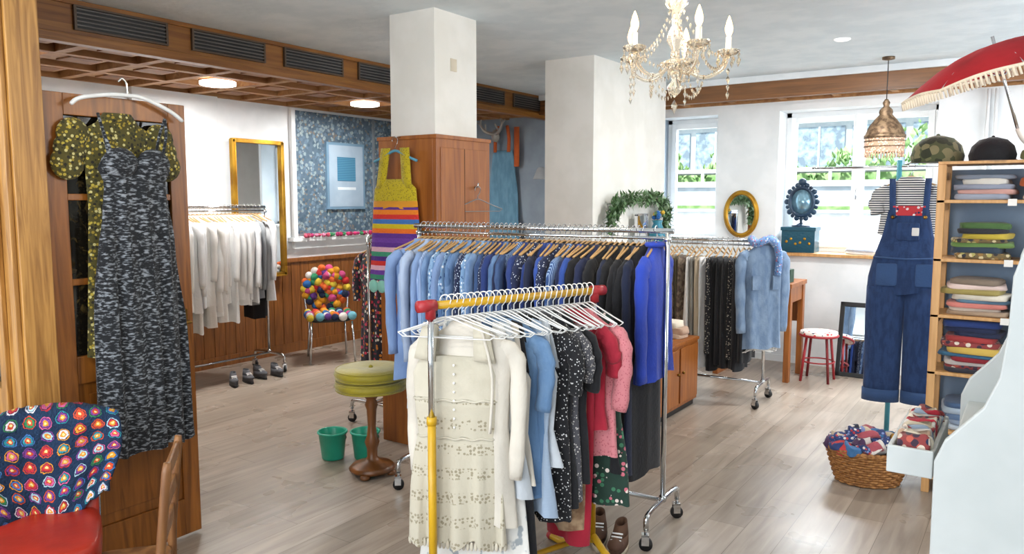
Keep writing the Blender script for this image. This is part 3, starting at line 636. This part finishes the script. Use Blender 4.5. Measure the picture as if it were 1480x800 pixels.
for i in range(14): b.sph((-3.05+rnd(-.05,.05),6.95+rnd(-.06,.06),1.47+rnd(0,.06)),.022,random.choice([F('#2F6FB8'),F('#D8B040'),F('#E8E8E8'),lf]))
b.finish('flower_jug')
b=B(); b.lathe([(.001,1.226),(.05,1.226),(.05,1.24)],whitep,TR(-3.05,6.6,0)); b.box(-3.07,-3.055,6.5,6.72,1.24,1.5,mirr); 
for a in((6.49,6.51,1.23,1.51),(6.71,6.73,1.23,1.51),(6.49,6.73,1.5,1.52)): b.box(-3.075,-3.05,*a,chrome)
b.finish('small_framed_mirror')
b=B(); M=TR(-2.55,YB-.02,1.5)
b.loft([[(.15*math.cos(t)*s,-.005*k,.21*math.sin(t)*s) for t in [2*pi*j/40 for j in range(40)]] for s,k in((1,0),(1,2),(.98,2))],mirr,M)
b.tube([(.155*math.cos(t),-.015,.215*math.sin(t)) for t in [2*pi*i/48 for i in range(48)]],.018,gold,10,M,closed=True)
b.tube([(.175*math.cos(t),-.008,.235*math.sin(t)) for t in [2*pi*i/48 for i in range(48)]],.01,gold,8,M,closed=True); b.finish('oval_gold_mirror')
b=B(); tl=mat('teal_lacquer','#0F4A5E','#0B3F52',rough=.3,bump=.3,bs=40); b.box(-2.14,-1.82,YB+.0,YB+.2,1.122,1.36,tl); b.box(-2.15,-1.81,YB-.01,YB+.21,1.34,1.375,tl)
for i in range(6): b.sph((-2.09+.044*i,YB-.004,1.23+.03*math.sin(i*2)),.014,gold,sc=(1,.3,1))
b.finish('jewellery_box',.006)
b=B(); M=TR(-1.98,YB+.1,1.376); nb=mat('navy_enamel','#12283E','#1E3E58',rough=.3)
b.lathe([(.09,0),(.09,.012),(.05,.02),(.015,.04),(.012,.1)],nb,M,sy=.6)
b.tube([(.115*math.cos(t),0,.25+.14*math.sin(t)) for t in [2*pi*i/40 for i in range(40)]],.02,nb,8,M,closed=True)
b.loft([[(.1*math.cos(t),y,.25+.125*math.sin(t)) for t in [2*pi*j/32 for j in range(32)]] for y in(-.004,.004)],mat('pale_mirror','#8FB8CC',rough=.1,metal=.6),M)
for i in range(20):
    t=2*pi*i/20; b.sph((.145*math.cos(t),0,.25+.172*math.sin(t)),.02 if i%2 else .028,nb,M,sc=(1,.5,1))
b.sph((0,0,.45),.035,nb,M,sc=(1.2,.5,1)); b.finish('vanity_mirror')
b=B(); slabstack(b,-1.4,YB+.08,1.122,['#E8E4E0','#B8C0D0'],.34,.2,.03); b.finish('folded_scarf')
b=B(); b.box(-2.5,-1.78,7.0,7.55,.86,.9,cabwood); b.box(-1.84,-1.79,7.02,7.09,0,.86,cabwood); b.box(-1.84,-1.79,7.46,7.53,0,.86,cabwood); b.box(-2.49,-2.44,7.02,7.53,0,.86,cabwood); b.box(-2.44,-1.84,7.5,7.53,.5,.86,cabwood); b.box(-1.83,-1.8,7.09,7.46,.72,.86,cabwood); b.finish('small_desk',.004)
b=B(); b.box(-2.0,-1.82,7.1,7.22,.902,1.02,mat('dark_green_card','#2E4A3A')); b.box(-1.99,-1.83,7.098,7.1,.92,1.0,mat('card_face','#C8A860',kind='noise',scale=(40,40,40))); b.finish('trinket_box',.003)
b=B(); M=TR(-1.6,7.3,0)
for i in range(4):
    t=pi/4+i*pi/2; b.tube([(.17*math.cos(t),.17*math.sin(t),0),(.12*math.cos(t),.12*math.sin(t),.42)],.012,redp if i%2==0 else mat('dark_red_leg','#7A1E22'),8,M)
b.tube([(.14*math.cos(t),.14*math.sin(t),.18) for t in [2*pi*i/24 for i in range(24)]],.007,redp,6,M,closed=True)
b.lathe([(.001,.41),(.16,.41),(.165,.43),(.16,.455),(.001,.465)],mat('stool_cover','#E0D8D0',kind='floral',cols=['#C83A3A','#E0D8D0','#4A4A5A','#E8A0A0'],scale=(30,30,30),lo=.4),M,n=28); b.tube([(.163*math.cos(t),.163*math.sin(t),.42) for t in [2*pi*i/28 for i in range(28)]],.012,redp,6,M,closed=True)
b.finish('round_stool')
b=B(); M=TR(-1.28,7.6,0,0,-12); b.box(-.2,.2,0,.015,.03,.66,mirr,M)
for a in((-.23,-.19,0,.7),(.19,.23,0,.7)): b.box(a[0],a[1],-.01,.025,a[2],a[3],blackm,M)
b.box(-.23,.23,-.01,.025,0,.04,blackm,M); b.box(-.23,.23,-.01,.025,.66,.7,blackm,M); b.finish('leaning_mirror',.004)
b=B()
for x in(-.42,-.36): b.tube([(x,YB-.05,1.2),(x,YB-.05,2.6)],.014,winw,8)
b.finish('heating_pipes')
# ---- shelf
b=B(); xs0,xs1,ya,yb=-.45,.62,4.82,5.12
for x in(xs0,xs1):
    for y in(ya,yb): b.box(x-.02,x+.02,y-.02,y+.02,0,1.84,pine)
    for z in(.06,.33,.66,.98,1.3,1.61,1.78): b.box(x-.012,x+.012,ya,yb,z-.02,z+.02,pine)
for z in(.08,.35,.68,1.0,1.31,1.63): b.box(xs0-.02,xs1+.02,ya-.02,yb+.02,z,z+.018,pine)
b.finish('wooden_shelf_unit',.003)
b=B(); b.box(-.47,1.7,5.16,5.2,0,1.82,panelblue); b.finish('partition_board')
b=B()
def st(x,z,cols,sx=.28,t=.03): slabstack(b,x,4.96,z+.02,cols,sx,.27,t)
pat1=F('#6A5A3A',kind='floral',cols=['#A8A060','#2A2A30','#8A6A3A','#C8B890'],scale=(40,40,40),lo=.5); pat2=F('#8A3A3A',kind='floral',cols=['#D8C8B8','#3A2A3A','#B85A4A','#242C4A'],scale=(40,40,40),lo=.5)
st(-.25,1.63,['#98A0B0','#C89A90','#8A90A0','#C8C4BC','#7A8290'],.27,.024); st(.06,1.63,['#E0D8C8','#B89A70','#B0582A','#D06A1E','#C8601E','#7A7A5A'],.27,.034)
st(-.25,1.31,[pat1,'#2A3A4A','#6A8A4A',pat1,'#C8B040','#2A2A30','#4A6A3A'],.28,.024) ; st(.07,1.31,['#C8C8C8','#B0A8A0'])
st(-.26,1.0,['#A89078','#D8C8B8','#C87A70','#5A7A90','#D8D0C0','#A89858','#E0C8C0','#8A7A6A'],.29,.024); st(.05,1.0,['#202024','#1A1A20','#5A2A2A','#14141A'],.26)
st(-.26,.68,['#2A2A34',pat2,'#D8D0CC','#8A1E2A','#3A6A8A','#C8A850',pat2,'#A83A3A','#242C4A','#1E2848','#243C78'],.29,.025); st(.05,.68,['#B8A080','#986040','#4A3A3A','#A86A4A'],.26)
st(-.26,.35,['#B8C4D0','#8A9AB0','#6A84A8','#A8B8C8','#4A6488']); st(.05,.35,['#7A8AA0','#9AA8B8'])
st(-.26,.08,['#D8C8C0','#A83A3A','#E0D8D0','#2A2A34']); st(.05,.08,['#C89090','#A03038'])
b.finish('folded_clothes')
tag=mat('paper_tag','#EDEAE4'); b=B()
for z in(.685,1.005,1.315,1.635): b.box(-.14,-.1,ya-.025,ya-.022,z-.018,z+.018,tag)
b.finish('price_tags')
camo=F('#4A5034',kind='floral',cols=['#2E3322','#6A6A48','#4A5034','#7A7454'],scale=(22,22,22),lo=.6)
def cap(x,y,z,m,rz,s=1,name='cap'):
    b=B(); M=TR(x,y,z,rz,0,0,s); b.lathe([(.115,0),(.12,.03),(.105,.08),(.07,.115),(.02,.13),(.001,.13)],m,M,n=24)
    b.loft([[(math.sin(a)*.11*(1),-.05-.14*max(0,math.cos(a))**.7*k,.004-.015*k) for a in [-pi/2+pi*i/16 for i in range(17)]] for k in(0,.5,1)],m,M,closed=False,cap=(False,False)); b.sph((0,0,.13),.01,m,M); b.finish(name)
b=B(); b.box(-.47,.64,4.8,5.14,1.84,1.855,pine); b.finish('shelf_top_board')
cap(-.5,5.02,1.86,camo,-20,1.15); cap(-.23,4.96,1.862,F('#15161A'),30,.95)
b=B(); 
for dx,dz,c in((.0,1.885,'#6A7048'),(.03,1.93,'#A8A060'),(.01,1.965,'#A8603A'),(.02,1.995,'#7A8A5A')): b.rbox((dx+.0,4.95,dz),(.2,.2,.05),F(c),jit=.04)
b.finish('folded_bag')
b=B(); sb=mat('turquoise_metal','#4FA3B5',rough=.4); b.tube([(-.76,5.52,0),(-.76,5.52,1.9)],.016,sb,10); b.tube([(-1.3,5.52,1.86),(-.49,5.52,1.86)],.007,chrome,8)
for s in((.14,.1),(-.14,.1),(0,-.17)): b.tube([(-.76,5.52,.06),(-.76+s[0],5.52+s[1],.012)],.012,sb,8)
b.finish('display_stand')
ov=F('#2A4470','#213860',kind='noise',scale=(40,40,12),rough=.9); ov2=F('#385684'); OX=-.675; M=TR(OX,5.38,1.78,9)
b=B()
cloth(b,ov,M,[(-.2,.115,.02),(-.34,.14,.03),(-.44,.17,.045),(-.5,.19,.06),(-.62,.215,.065),(-.72,.22,.06)],.006,3,n=40)
for s in(-1,1):
    rg=[]
    for z,cx,hw,th in((-.68,.105,.115,.058),(-.85,.11,.112,.055),(-1.1,.11,.108,.05),(-1.3,.11,.106,.05),(-1.4,.111,.104,.05)):
        rg.append([(s*cx+hw*math.cos(t),th*math.sin(t)+.006*math.sin(5*t+z*20),z) for t in [2*pi*j/24 for j in range(24)]])
    b.loft(rg,ov,M)
    b.lathe([(.104,-1.42),(.11,-1.42),(.11,-1.34),(.104,-1.34)],ov2,M@Matrix.Translation((s*.112,0,0)),n=24,sy=.56)
    b.loft([[(s*(.1-.01*f)-.018,-.01-.02*f,.0-.24*f),(s*(.1-.01*f)+.018,-.01-.02*f,-.24*f),(s*(.1-.01*f)+.018,-.02*f,-.24*f),(s*(.1-.01*f)-.018,-.02*f,-.24*f)] for f in(0,.25,.5,.75,1)],ov,M)
    b.sph((s*.09,-.035,-.24),.012,brass,M,sc=(1,.5,1),n=10)
    b.rbox((s*.11,-.062,-.6),(.12,.012,.14),ov2,M,r=.4)
b.rbox((0,-.04,-.33),(.13,.012,.11),ov,M,r=.4); b.rbox((.04,-.047,-.33),(.04,.006,.05),tag,M,r=.4)
b.tube([(-.19,-.062,-.49),(0,-.07,-.5),(.19,-.062,-.49)],.006,ov2,6,M)
b.finish('denim_overalls')
b=B(); stt=F('#EDEBE6','#23263A',kind='stripe',scale=(0,0,22),lo=.5,hi=.55); garment(b,stt,TR(OX,5.41,1.79,9),w=.17,L=.36,sl=.12,th=.018,fold=.003,sr=.055)
b.box(-.09,.09,-.025,-.02,-.23,-.17,F('#C83A40',kind='floral',cols=['#C83A40','#E8E0E0','#20305A'],scale=(50,50,50),lo=.4),TR(OX,5.38,1.78,9)); hanger(b,woodh,TR(OX,5.41,1.86,9),.17,.006,False); b.finish('striped_shirt')
wk=mat('wicker','#A8743E','#7E4F22',kind='noise',scale=(60,60,60),rough=.6)
bk=bpy.data.objects.new('wicker_basket',None); bpy.context.collection.objects.link(bk); bk.location=(-.75,4.79,0)
b=B(); M=TR(-.75,4.79,0,20,0,0,.95)
for k in range(13):
    z=.012+k*.0155; r=.72+.28*(z/.2)**.8; ph=(k%2)*pi
    b.tube([((.235*r+.006*math.sin(16*t+ph))*math.cos(t),(.17*r+.006*math.sin(16*t+ph))*math.sin(t),z) for t in [2*pi*i/96 for i in range(96)]],.0085,wk,6,M,closed=True)
for i in range(16):
    t=2*pi*i/16; b.tube([(.165*math.cos(t),.12*math.sin(t),.01),(.238*math.cos(t),.172*math.sin(t),.21)],.006,wk,6,M)
for k in range(2): b.tube([((.24)*math.cos(t),(.175)*math.sin(t),.212+.008*math.sin(20*t+k*pi)) for t in [2*pi*i/120 for i in range(120)]],.01,wk,6,M,closed=True)
b.lathe([(.001,.012),(.7,.012),(.7,.014)],wk,M@Matrix.Diagonal((.235,.17,1,1)),n=24)
o1=b.finish('basket_body')
b=B()
cl=['#2A3A6A','#B8383A','#D8D0C8','#3A6A9A','#7A8AB8','#1A2038','#A8505A','#C8B8A0','#4A3050']
bpat=F('#2A3A6A',kind='floral',cols=['#D8D0C8','#B8383A','#7A8AB8','#2A3A6A'],scale=(50,50,50),lo=.4)
for i in range(44):
    a=rnd(0,6.28); r=math.sqrt(random.random()); m=fab(random.choice(cl)) if i%3 else bpat
    b.rbox((0,0,0),(rnd(.08,.15),rnd(.07,.11),rnd(.035,.06)),m,M@TR(.21*r*math.cos(a),.15*r*math.sin(a),.215+.09*(1-r*r),rnd(0,180),rnd(-35,35),rnd(-35,35)),r=.6,jit=.1)
o2=b.finish('basket_clothes')
for o in(o1,o2): o.parent=bk; o.matrix_parent_inverse=Matrix.Translation(-bk.location)
# parasol
b=B(); rc=mat('red_canvas','#B01822','#9A121A',rough=.95); fr2=mat('fringe_cream','#EFE2CC',rough=.9)
M=TR(-.2,4.75,2.3,12,4,-17); nr=8; RR=.47; HH=.15
def cr(t,f):
    k=(t/(2*pi/nr))%1; sc=1-.07*math.sin(pi*k)*f; return RR*f*sc
prof=[0.02,.2,.4,.6,.8,.92,1]
b.loft([[(cr(t,f)*math.cos(t),cr(t,f)*math.sin(t),HH*(1-f**2.0)+(.014*math.sin(pi*((t/(2*pi/nr))%1))*f)) for t in [2*pi*j/64 for j in range(64)]] for f in prof],rc,M,cap=(False,False))
for j in range(128):
    t=2*pi*j/128; r=cr(t,1)*1.005; x,y=r*math.cos(t),r*math.sin(t); z=.014*math.sin(pi*((t/(2*pi/nr))%1))
    b.tube([(x,y,z+.005),(x*1.01,y*1.01,z-.04-.012*abs(math.sin(pi*((t/(2*pi/nr))%1))))],.006,fr2,5,M)
b.tube([(cr(t,1)*math.cos(t),cr(t,1)*math.sin(t),.014*math.sin(pi*((t/(2*pi/nr))%1))) for t in [2*pi*j/128 for j in range(128)]],.009,fr2,6,M,closed=True)
for i in range(8):
    t=2*pi*i/8; b.tube([(RR*f*math.cos(t),RR*f*math.sin(t),(HH-.01)*(1-f*f)) for f in(0,.25,.5,.75,1)],.004,chrome,5,M); b.tube([(0,0,-.02),(RR*.5*math.cos(t),RR*.5*math.sin(t),HH*.7)],.003,chrome,5,M)
b.tube([(0,0,HH+.04),(0,0,-.3)],.008,chrome,8,M)
b.tube(cat([(0,0,-.3),(.01,0,-.36),(.05,0,-.42),(.12,0,-.45),(.2,0,-.46)],5),.012,mat('parasol_grip','#D8CFC4',rough=.4),8,M)
b.finish('red_parasol')
# white hutch
b=B(); Y=2.62
prof=[(-.22,0),(.75,0),(.75,2.0),(.12,2.0),(.03,1.62),(-.03,1.51),(-.052,1.43),(-.056,1.27),(-.07,1.13),(-.105,1.036),(-.2,.92),(-.225,.85)]
for yy in(Y,3.6):
    b.add([(x,yy,z) for x,z in prof]+[(x,yy+.03,z) for x,z in prof],[tuple(range(12)),tuple(range(12,24))[::-1]]+[(i,(i+1)%12,12+(i+1)%12,12+i) for i in range(12)],whitep,None,False)
b.box(-.2,.75,Y+.03,3.6,.8,.83,whitep); b.box(.72,.75,Y+.03,3.6,0,2.0,whitep); b.box(-.2,-.17,Y+.03,3.6,.05,.7,whitep); b.box(.0,.72,Y+.03,3.6,1.5,1.53,whitep)
b.finish('white_hutch',.006)
b=B(); b.box(-.37,-.235,2.72,2.735,.76,.85,whitep); b.box(-.37,-.235,3.2,3.215,.76,.85,whitep); b.box(-.37,-.355,2.735,3.2,.76,.85,whitep); b.box(-.355,-.235,2.735,3.2,.76,.77,whitep); b.box(-.25,-.235,2.735,3.2,.77,.84,whitep)
b.sph((-.382,2.96,.81),.014,brass)
b.finish('white_drawer',.004)
b=B()
dc=['#B0283A','#D8CCB8','#B89880','#C8C0B8','#8A98A8','#A01E2E','#C8B8A0','#D0C8C0']
for i in range(16):
    m=fab(dc[i%8]) if i%5 else pat2; b.rbox((0,0,0),(.1,.016,.1),m,TR(-.3,2.76+i*.027,.83,rnd(-10,10),rnd(-20,20),rnd(-14,14)),r=.5,jit=.06)
b.finish('drawer_clothes')
def shoe(b,M,m,sole):
    for mt,z0,z1,g in((sole,0,.025,1.05),(m,.025,.07,1.0)):
        b.loft([[((.04+.008*math.cos(t))*g*k*math.sin(t),-.125*g*k*math.cos(t)*-1,z) for t in [2*pi*j/20 for j in range(20)]] for z,k in((z0,1),(z1,.95))],mt,M)
    b.loft([[(.034*k*math.sin(t),.045+dy+.075*k*math.cos(t),z) for t in [2*pi*j/20 for j in range(20)]] for z,k,dy in((.06,1.1,0),(.09,.95,.01),(.12,.8,.02),(.118,.65,.02),(.08,.6,.02))],m,M,cap=(True,False))
    for k in range(4): b.tube([(-.025,-.02-.02*k,.095-.008*k),(.025,-.02-.02*k,.095-.008*k)],.004,wh2,5,M)
    b.sph((0,-.06,.06),.045,m,M,sc=(.85,1.4,.55),n=14)
b=B(); br=mat('brown_suede','#6A4A34','#54382A',rough=.8); so=mat('gum_sole','#C8B8A0'); shoe(b,TR(-1.68,3.2,0,25),br,so); shoe(b,TR(-1.55,3.15,0,15),br,so); b.finish('brown_sneakers')
b=B(); gs=mat('grey_felt','#5A5A5E',rough=.9)
for x,y,r in((-5.85,4.15,60),(-5.85,4.3,70),(-5.9,4.47,80),(-5.85,4.62,75)): shoe(b,TR(x,y,0,r,0,0,.9),gs,blackm)
b.finish('grey_slippers')
# ================================================================ chandelier
ch=bpy.data.objects.new('crystal_chandelier',None); bpy.context.collection.objects.link(ch); CX,CY=-1.22,2.92; ch.location=(CX,CY,2.3); DZ=-.05
b=B(); M=TR(CX,CY,DZ)
b.lathe([(.05,ZC-DZ),(.05,ZC-.015-DZ),(.02,ZC-.04-DZ),(.008,ZC-.05-DZ)],brass,M); b.tube([(0,0,ZC-.04-DZ),(0,0,2.5)],.005,brass,8,M)
b.lathe([(.004,2.56),(.03,2.55),(.02,2.52),(.035,2.49),(.045,2.46),(.018,2.43),(.014,2.38),(.03,2.35),(.035,2.32),(.016,2.29),(.02,2.25),(.06,2.235),(.065,2.225),(.02,2.21),(.012,2.17),(.03,2.14),(.022,2.12),(.001,2.1)],crystal,M,n=20)
def drop(p,s=.012):
    b.add([(p[0],p[1],p[2]+s*1.2),(p[0]+s*.7,p[1],p[2]),(p[0],p[1]+s*.7,p[2]),(p[0]-s*.7,p[1],p[2]),(p[0],p[1]-s*.7,p[2]),(p[0],p[1],p[2]-s*1.8)],[(0,1,2),(0,2,3),(0,3,4),(0,4,1),(5,2,1),(5,3,2),(5,4,3),(5,1,4)],crystal,M,False)
def strand(a,c,sag,n):
    for i in range(n+1):
        f=i/n; p=Vector(a).lerp(Vector(c),f); p.z-=sag*4*f*(1-f); drop(p,.0075)
flm=mat('flame_bulb','#FFD090','#FFC880',emit=5); cand=mat('candle_sleeve','#F4EAD8',rough=.5)
tips=[]
for i in range(5):
    t=2*pi*i/5+.5; c,s_=math.cos(t),math.sin(t)
    pts=cat([(c*r,s_*r,z) for r,z in((.02,2.24),(.07,2.19),(.13,2.18),(.185,2.21),(.205,2.26))],6); b.tube(pts,.0065,crystal,8,M)
    x,y=.205*c,.205*s_; T=M@Matrix.Translation((x,y,0)); tips.append((x,y,2.27))
    b.lathe([(.008,2.25),(.03,2.262),(.045,2.275),(.043,2.28),(.01,2.268)],crystal,T,n=16)
    b.lathe([(.011,2.27),(.011,2.33),(.001,2.332)],cand,T,n=12)
    b.lathe([(.006,2.332),(.014,2.35),(.0155,2.365),(.009,2.39),(.001,2.41)],flm,T,n=12)
    for k in range(8):
        a=2*pi*k/8; q0=(x+.042*math.cos(a),y+.042*math.sin(a)); drop((q0[0],q0[1],2.262),.007); drop((q0[0],q0[1],2.238),.012)
for i in range(5):
    a=tips[i]; c=tips[(i+1)%5]; strand(a,c,.075,16); strand((0.02*math.cos(i),0.02*math.sin(i),2.46),a,.07,15); strand((a[0]*.55,a[1]*.55,2.18),(c[0]*.55,c[1]*.55,2.18),.07,10)
    for k in range(4): drop((a[0],a[1],2.2-.03*k),.011)
for k in range(8): drop((0.06*math.cos(k*.785),.06*math.sin(k*.785),2.2),.013)
drop((0,0,2.07),.02)
co=b.finish('chandelier_frame'); co.parent=ch; co.matrix_parent_inverse=Matrix.Translation(-ch.location)
for i,tp in enumerate(tips):
    l=bpy.data.lights.new('candle_bulb_light','POINT'); l.energy=6; l.color=(1,.82,.6); l.shadow_soft_size=.02; o=bpy.data.objects.new('candle_bulb_light_%d'%i,l); o.location=(CX+tp[0],CY+tp[1],2.4); bpy.context.collection.objects.link(o); o.parent=ch; o.matrix_parent_inverse=Matrix.Translation(-ch.location)
b=B(); M=TR(-1.13,7.3,0); bz=mat('antique_bronze','#8A7258','#54402E',kind='noise',scale=(30,30,30),metal=.4,rough=.5)
b.lathe([(.001,ZC),(.05,ZC),(.05,ZC-.02),(.001,ZC-.03)],bz,M); b.tube([(0,0,ZC-.02),(0,0,2.5)],.004,blackm,6,M)
b.lathe([(.012,2.5),(.03,2.47),(.022,2.44),(.05,2.41),(.055,2.39),(.05,2.37),(.085,2.33),(.13,2.27),(.15,2.22),(.155,2.2),(.165,2.195),(.165,2.17),(.155,2.17)],bz,M,n=32)
sh=mat('pierced_shade','#B89078','#F0D8B8',kind='dots',scale=(60,60,60),lo=.4,rough=.5,emit=.25)
b.lathe([(.156,2.19),(.158,2.1),(.15,2.05)],sh,M,n=32)
for k in range(3): b.tube([(.16*math.cos(t),.16*math.sin(t),2.19-.045*k) for t in [2*pi*i/32 for i in range(32)]],.005,bz,6,M,closed=True)
for i in range(40):
    t=2*pi*i/40; b.tube([(.15*math.cos(t),.15*math.sin(t),2.06),(.148*math.cos(t),.148*math.sin(t),2.01)],.005,sh,5,M)
b.finish('pendant_lamp')
# ================================================================ exterior
b=B(); fc=mat('facade_grey','#C4CBCF','#B8C0C5'); dk=mat('facade_glass','#6A7A86','#94A8B4',rough=.2); led=mat('ledge','#F2F4F5')
b.box(-34,18,30,30.5,-2,12,fc)
for z in(2.6,5.2):
    for i in range(26):
        x=-33+i*1.95; b.box(x,x+1.7,29.92,30,z,z+1.7,dk); b.box(x+.8,x+.86,29.88,29.92,z,z+1.7,led)
    b.box(-34,18,29.5,30,z-.55,z-.1,led)
for i in range(26): b.box(-33+i*1.95,-31.3+i*1.95,29.92,30,.2,1.5,dk)
b.finish('neighbouring_building')
b=B(); b.box(-34,18,8.4,30,-.8,-.4,mat('street_ground','#9A9C98')); b.finish('ground_outside')
b=B(); wl=mat('low_wall_white','#E8ECEE'); b.box(-20,10,18.0,18.3,-.6,1.35,wl); b.box(-20,10,17.9,18.4,1.35,1.42,mat('coping_grey','#9AA4AA')); b.box(-20,10,18.6,20,1.5,1.95,mat('canopy_roof_grey','#A8B2B8',rough=.4)); b.box(-20,10,18.5,20.1,1.95,2.08,led); b.box(-20,10,18.5,20.1,2.3,2.38,led)
for i in range(30): b.box(-20+i,-19.94+i,18.55,18.61,2.08,2.3,led)
b.finish('garden_wall')
hg=mat('hedge_green','#A2BF86','#78A060',rough=.8); b=B()
for i in range(1700):
    x=rnd(-18,6); p=Vector((x,rnd(20.6,21.6),rnd(2.3,2.95+.4*math.sin(x*1.7)+.3*math.sin(x*4.1))))
    M=Matrix.Translation(p)@Matrix.Rotation(rnd(0,6),4,'Z')@Matrix.Rotation(rnd(-1,1),4,'X'); s=rnd(.07,.16)
    b.add([(0,0,-s),(s*.6,0,0),(0,s*.2,s),(-s*.6,0,0),(0,s*.6,0)],[(0,1,2,3),(0,4,2)],hg,M)
b.box(-18,6,21.2,21.7,-.4,2.5,hg); b.finish('hedge')
# ================================================================ light
def area(name,loc,rot,sx,sy,e,c):
    l=bpy.data.lights.new(name,'AREA'); l.shape='RECTANGLE'; l.size=sx; l.size_y=sy; l.energy=e; l.color=c
    o=bpy.data.objects.new(name,l); o.location=loc; o.rotation_euler=[math.radians(a) for a in rot]; bpy.context.collection.objects.link(o)
area('front_fill_light',(-2.4,YF+.06,1.7),(90,0,0),6.5,2.1,280,(.9,.95,1))  # unseen area light added behind the camera for ambient fill; front wall is solid
area('side_fill_light',(XR-.05,5.4,1.9),(90,0,90),4,1.6,130,(.92,.96,1))  # added fill light at the solid right wall, out of view
area('window_sky_a',(-1.5,YB+1.3,3.6),(-52,0,0),2,1.6,620,(.9,.96,1))
area('window_sky_b',(-3.2,YB+1.3,3.6),(-52,0,0),1.2,1.6,260,(.9,.96,1))
l=bpy.data.lights.new('sun','SUN'); l.energy=8; l.angle=.05; o=bpy.data.objects.new('sun',l); o.rotation_euler=(math.radians(48),0,math.radians(-25)); bpy.context.collection.objects.link(o)
w=bpy.data.worlds.new('world'); bpy.context.scene.world=w; w.use_nodes=True; bg=w.node_tree.nodes['Background']; bg.inputs[0].default_value=(.82,.91,1,1); bg.inputs[1].default_value=2.4
cam=bpy.data.cameras.new('camera'); cam.lens=27.0; cam.sensor_width=36; co=bpy.data.objects.new('camera',cam); co.location=(0,0,1.65); co.rotation_euler=(math.radians(84.24),0,math.radians(34.4)); bpy.context.collection.objects.link(co)
bpy.context.scene.camera=co; cam.clip_start=.05
bpy.context.scene.view_settings.view_transform='Standard'
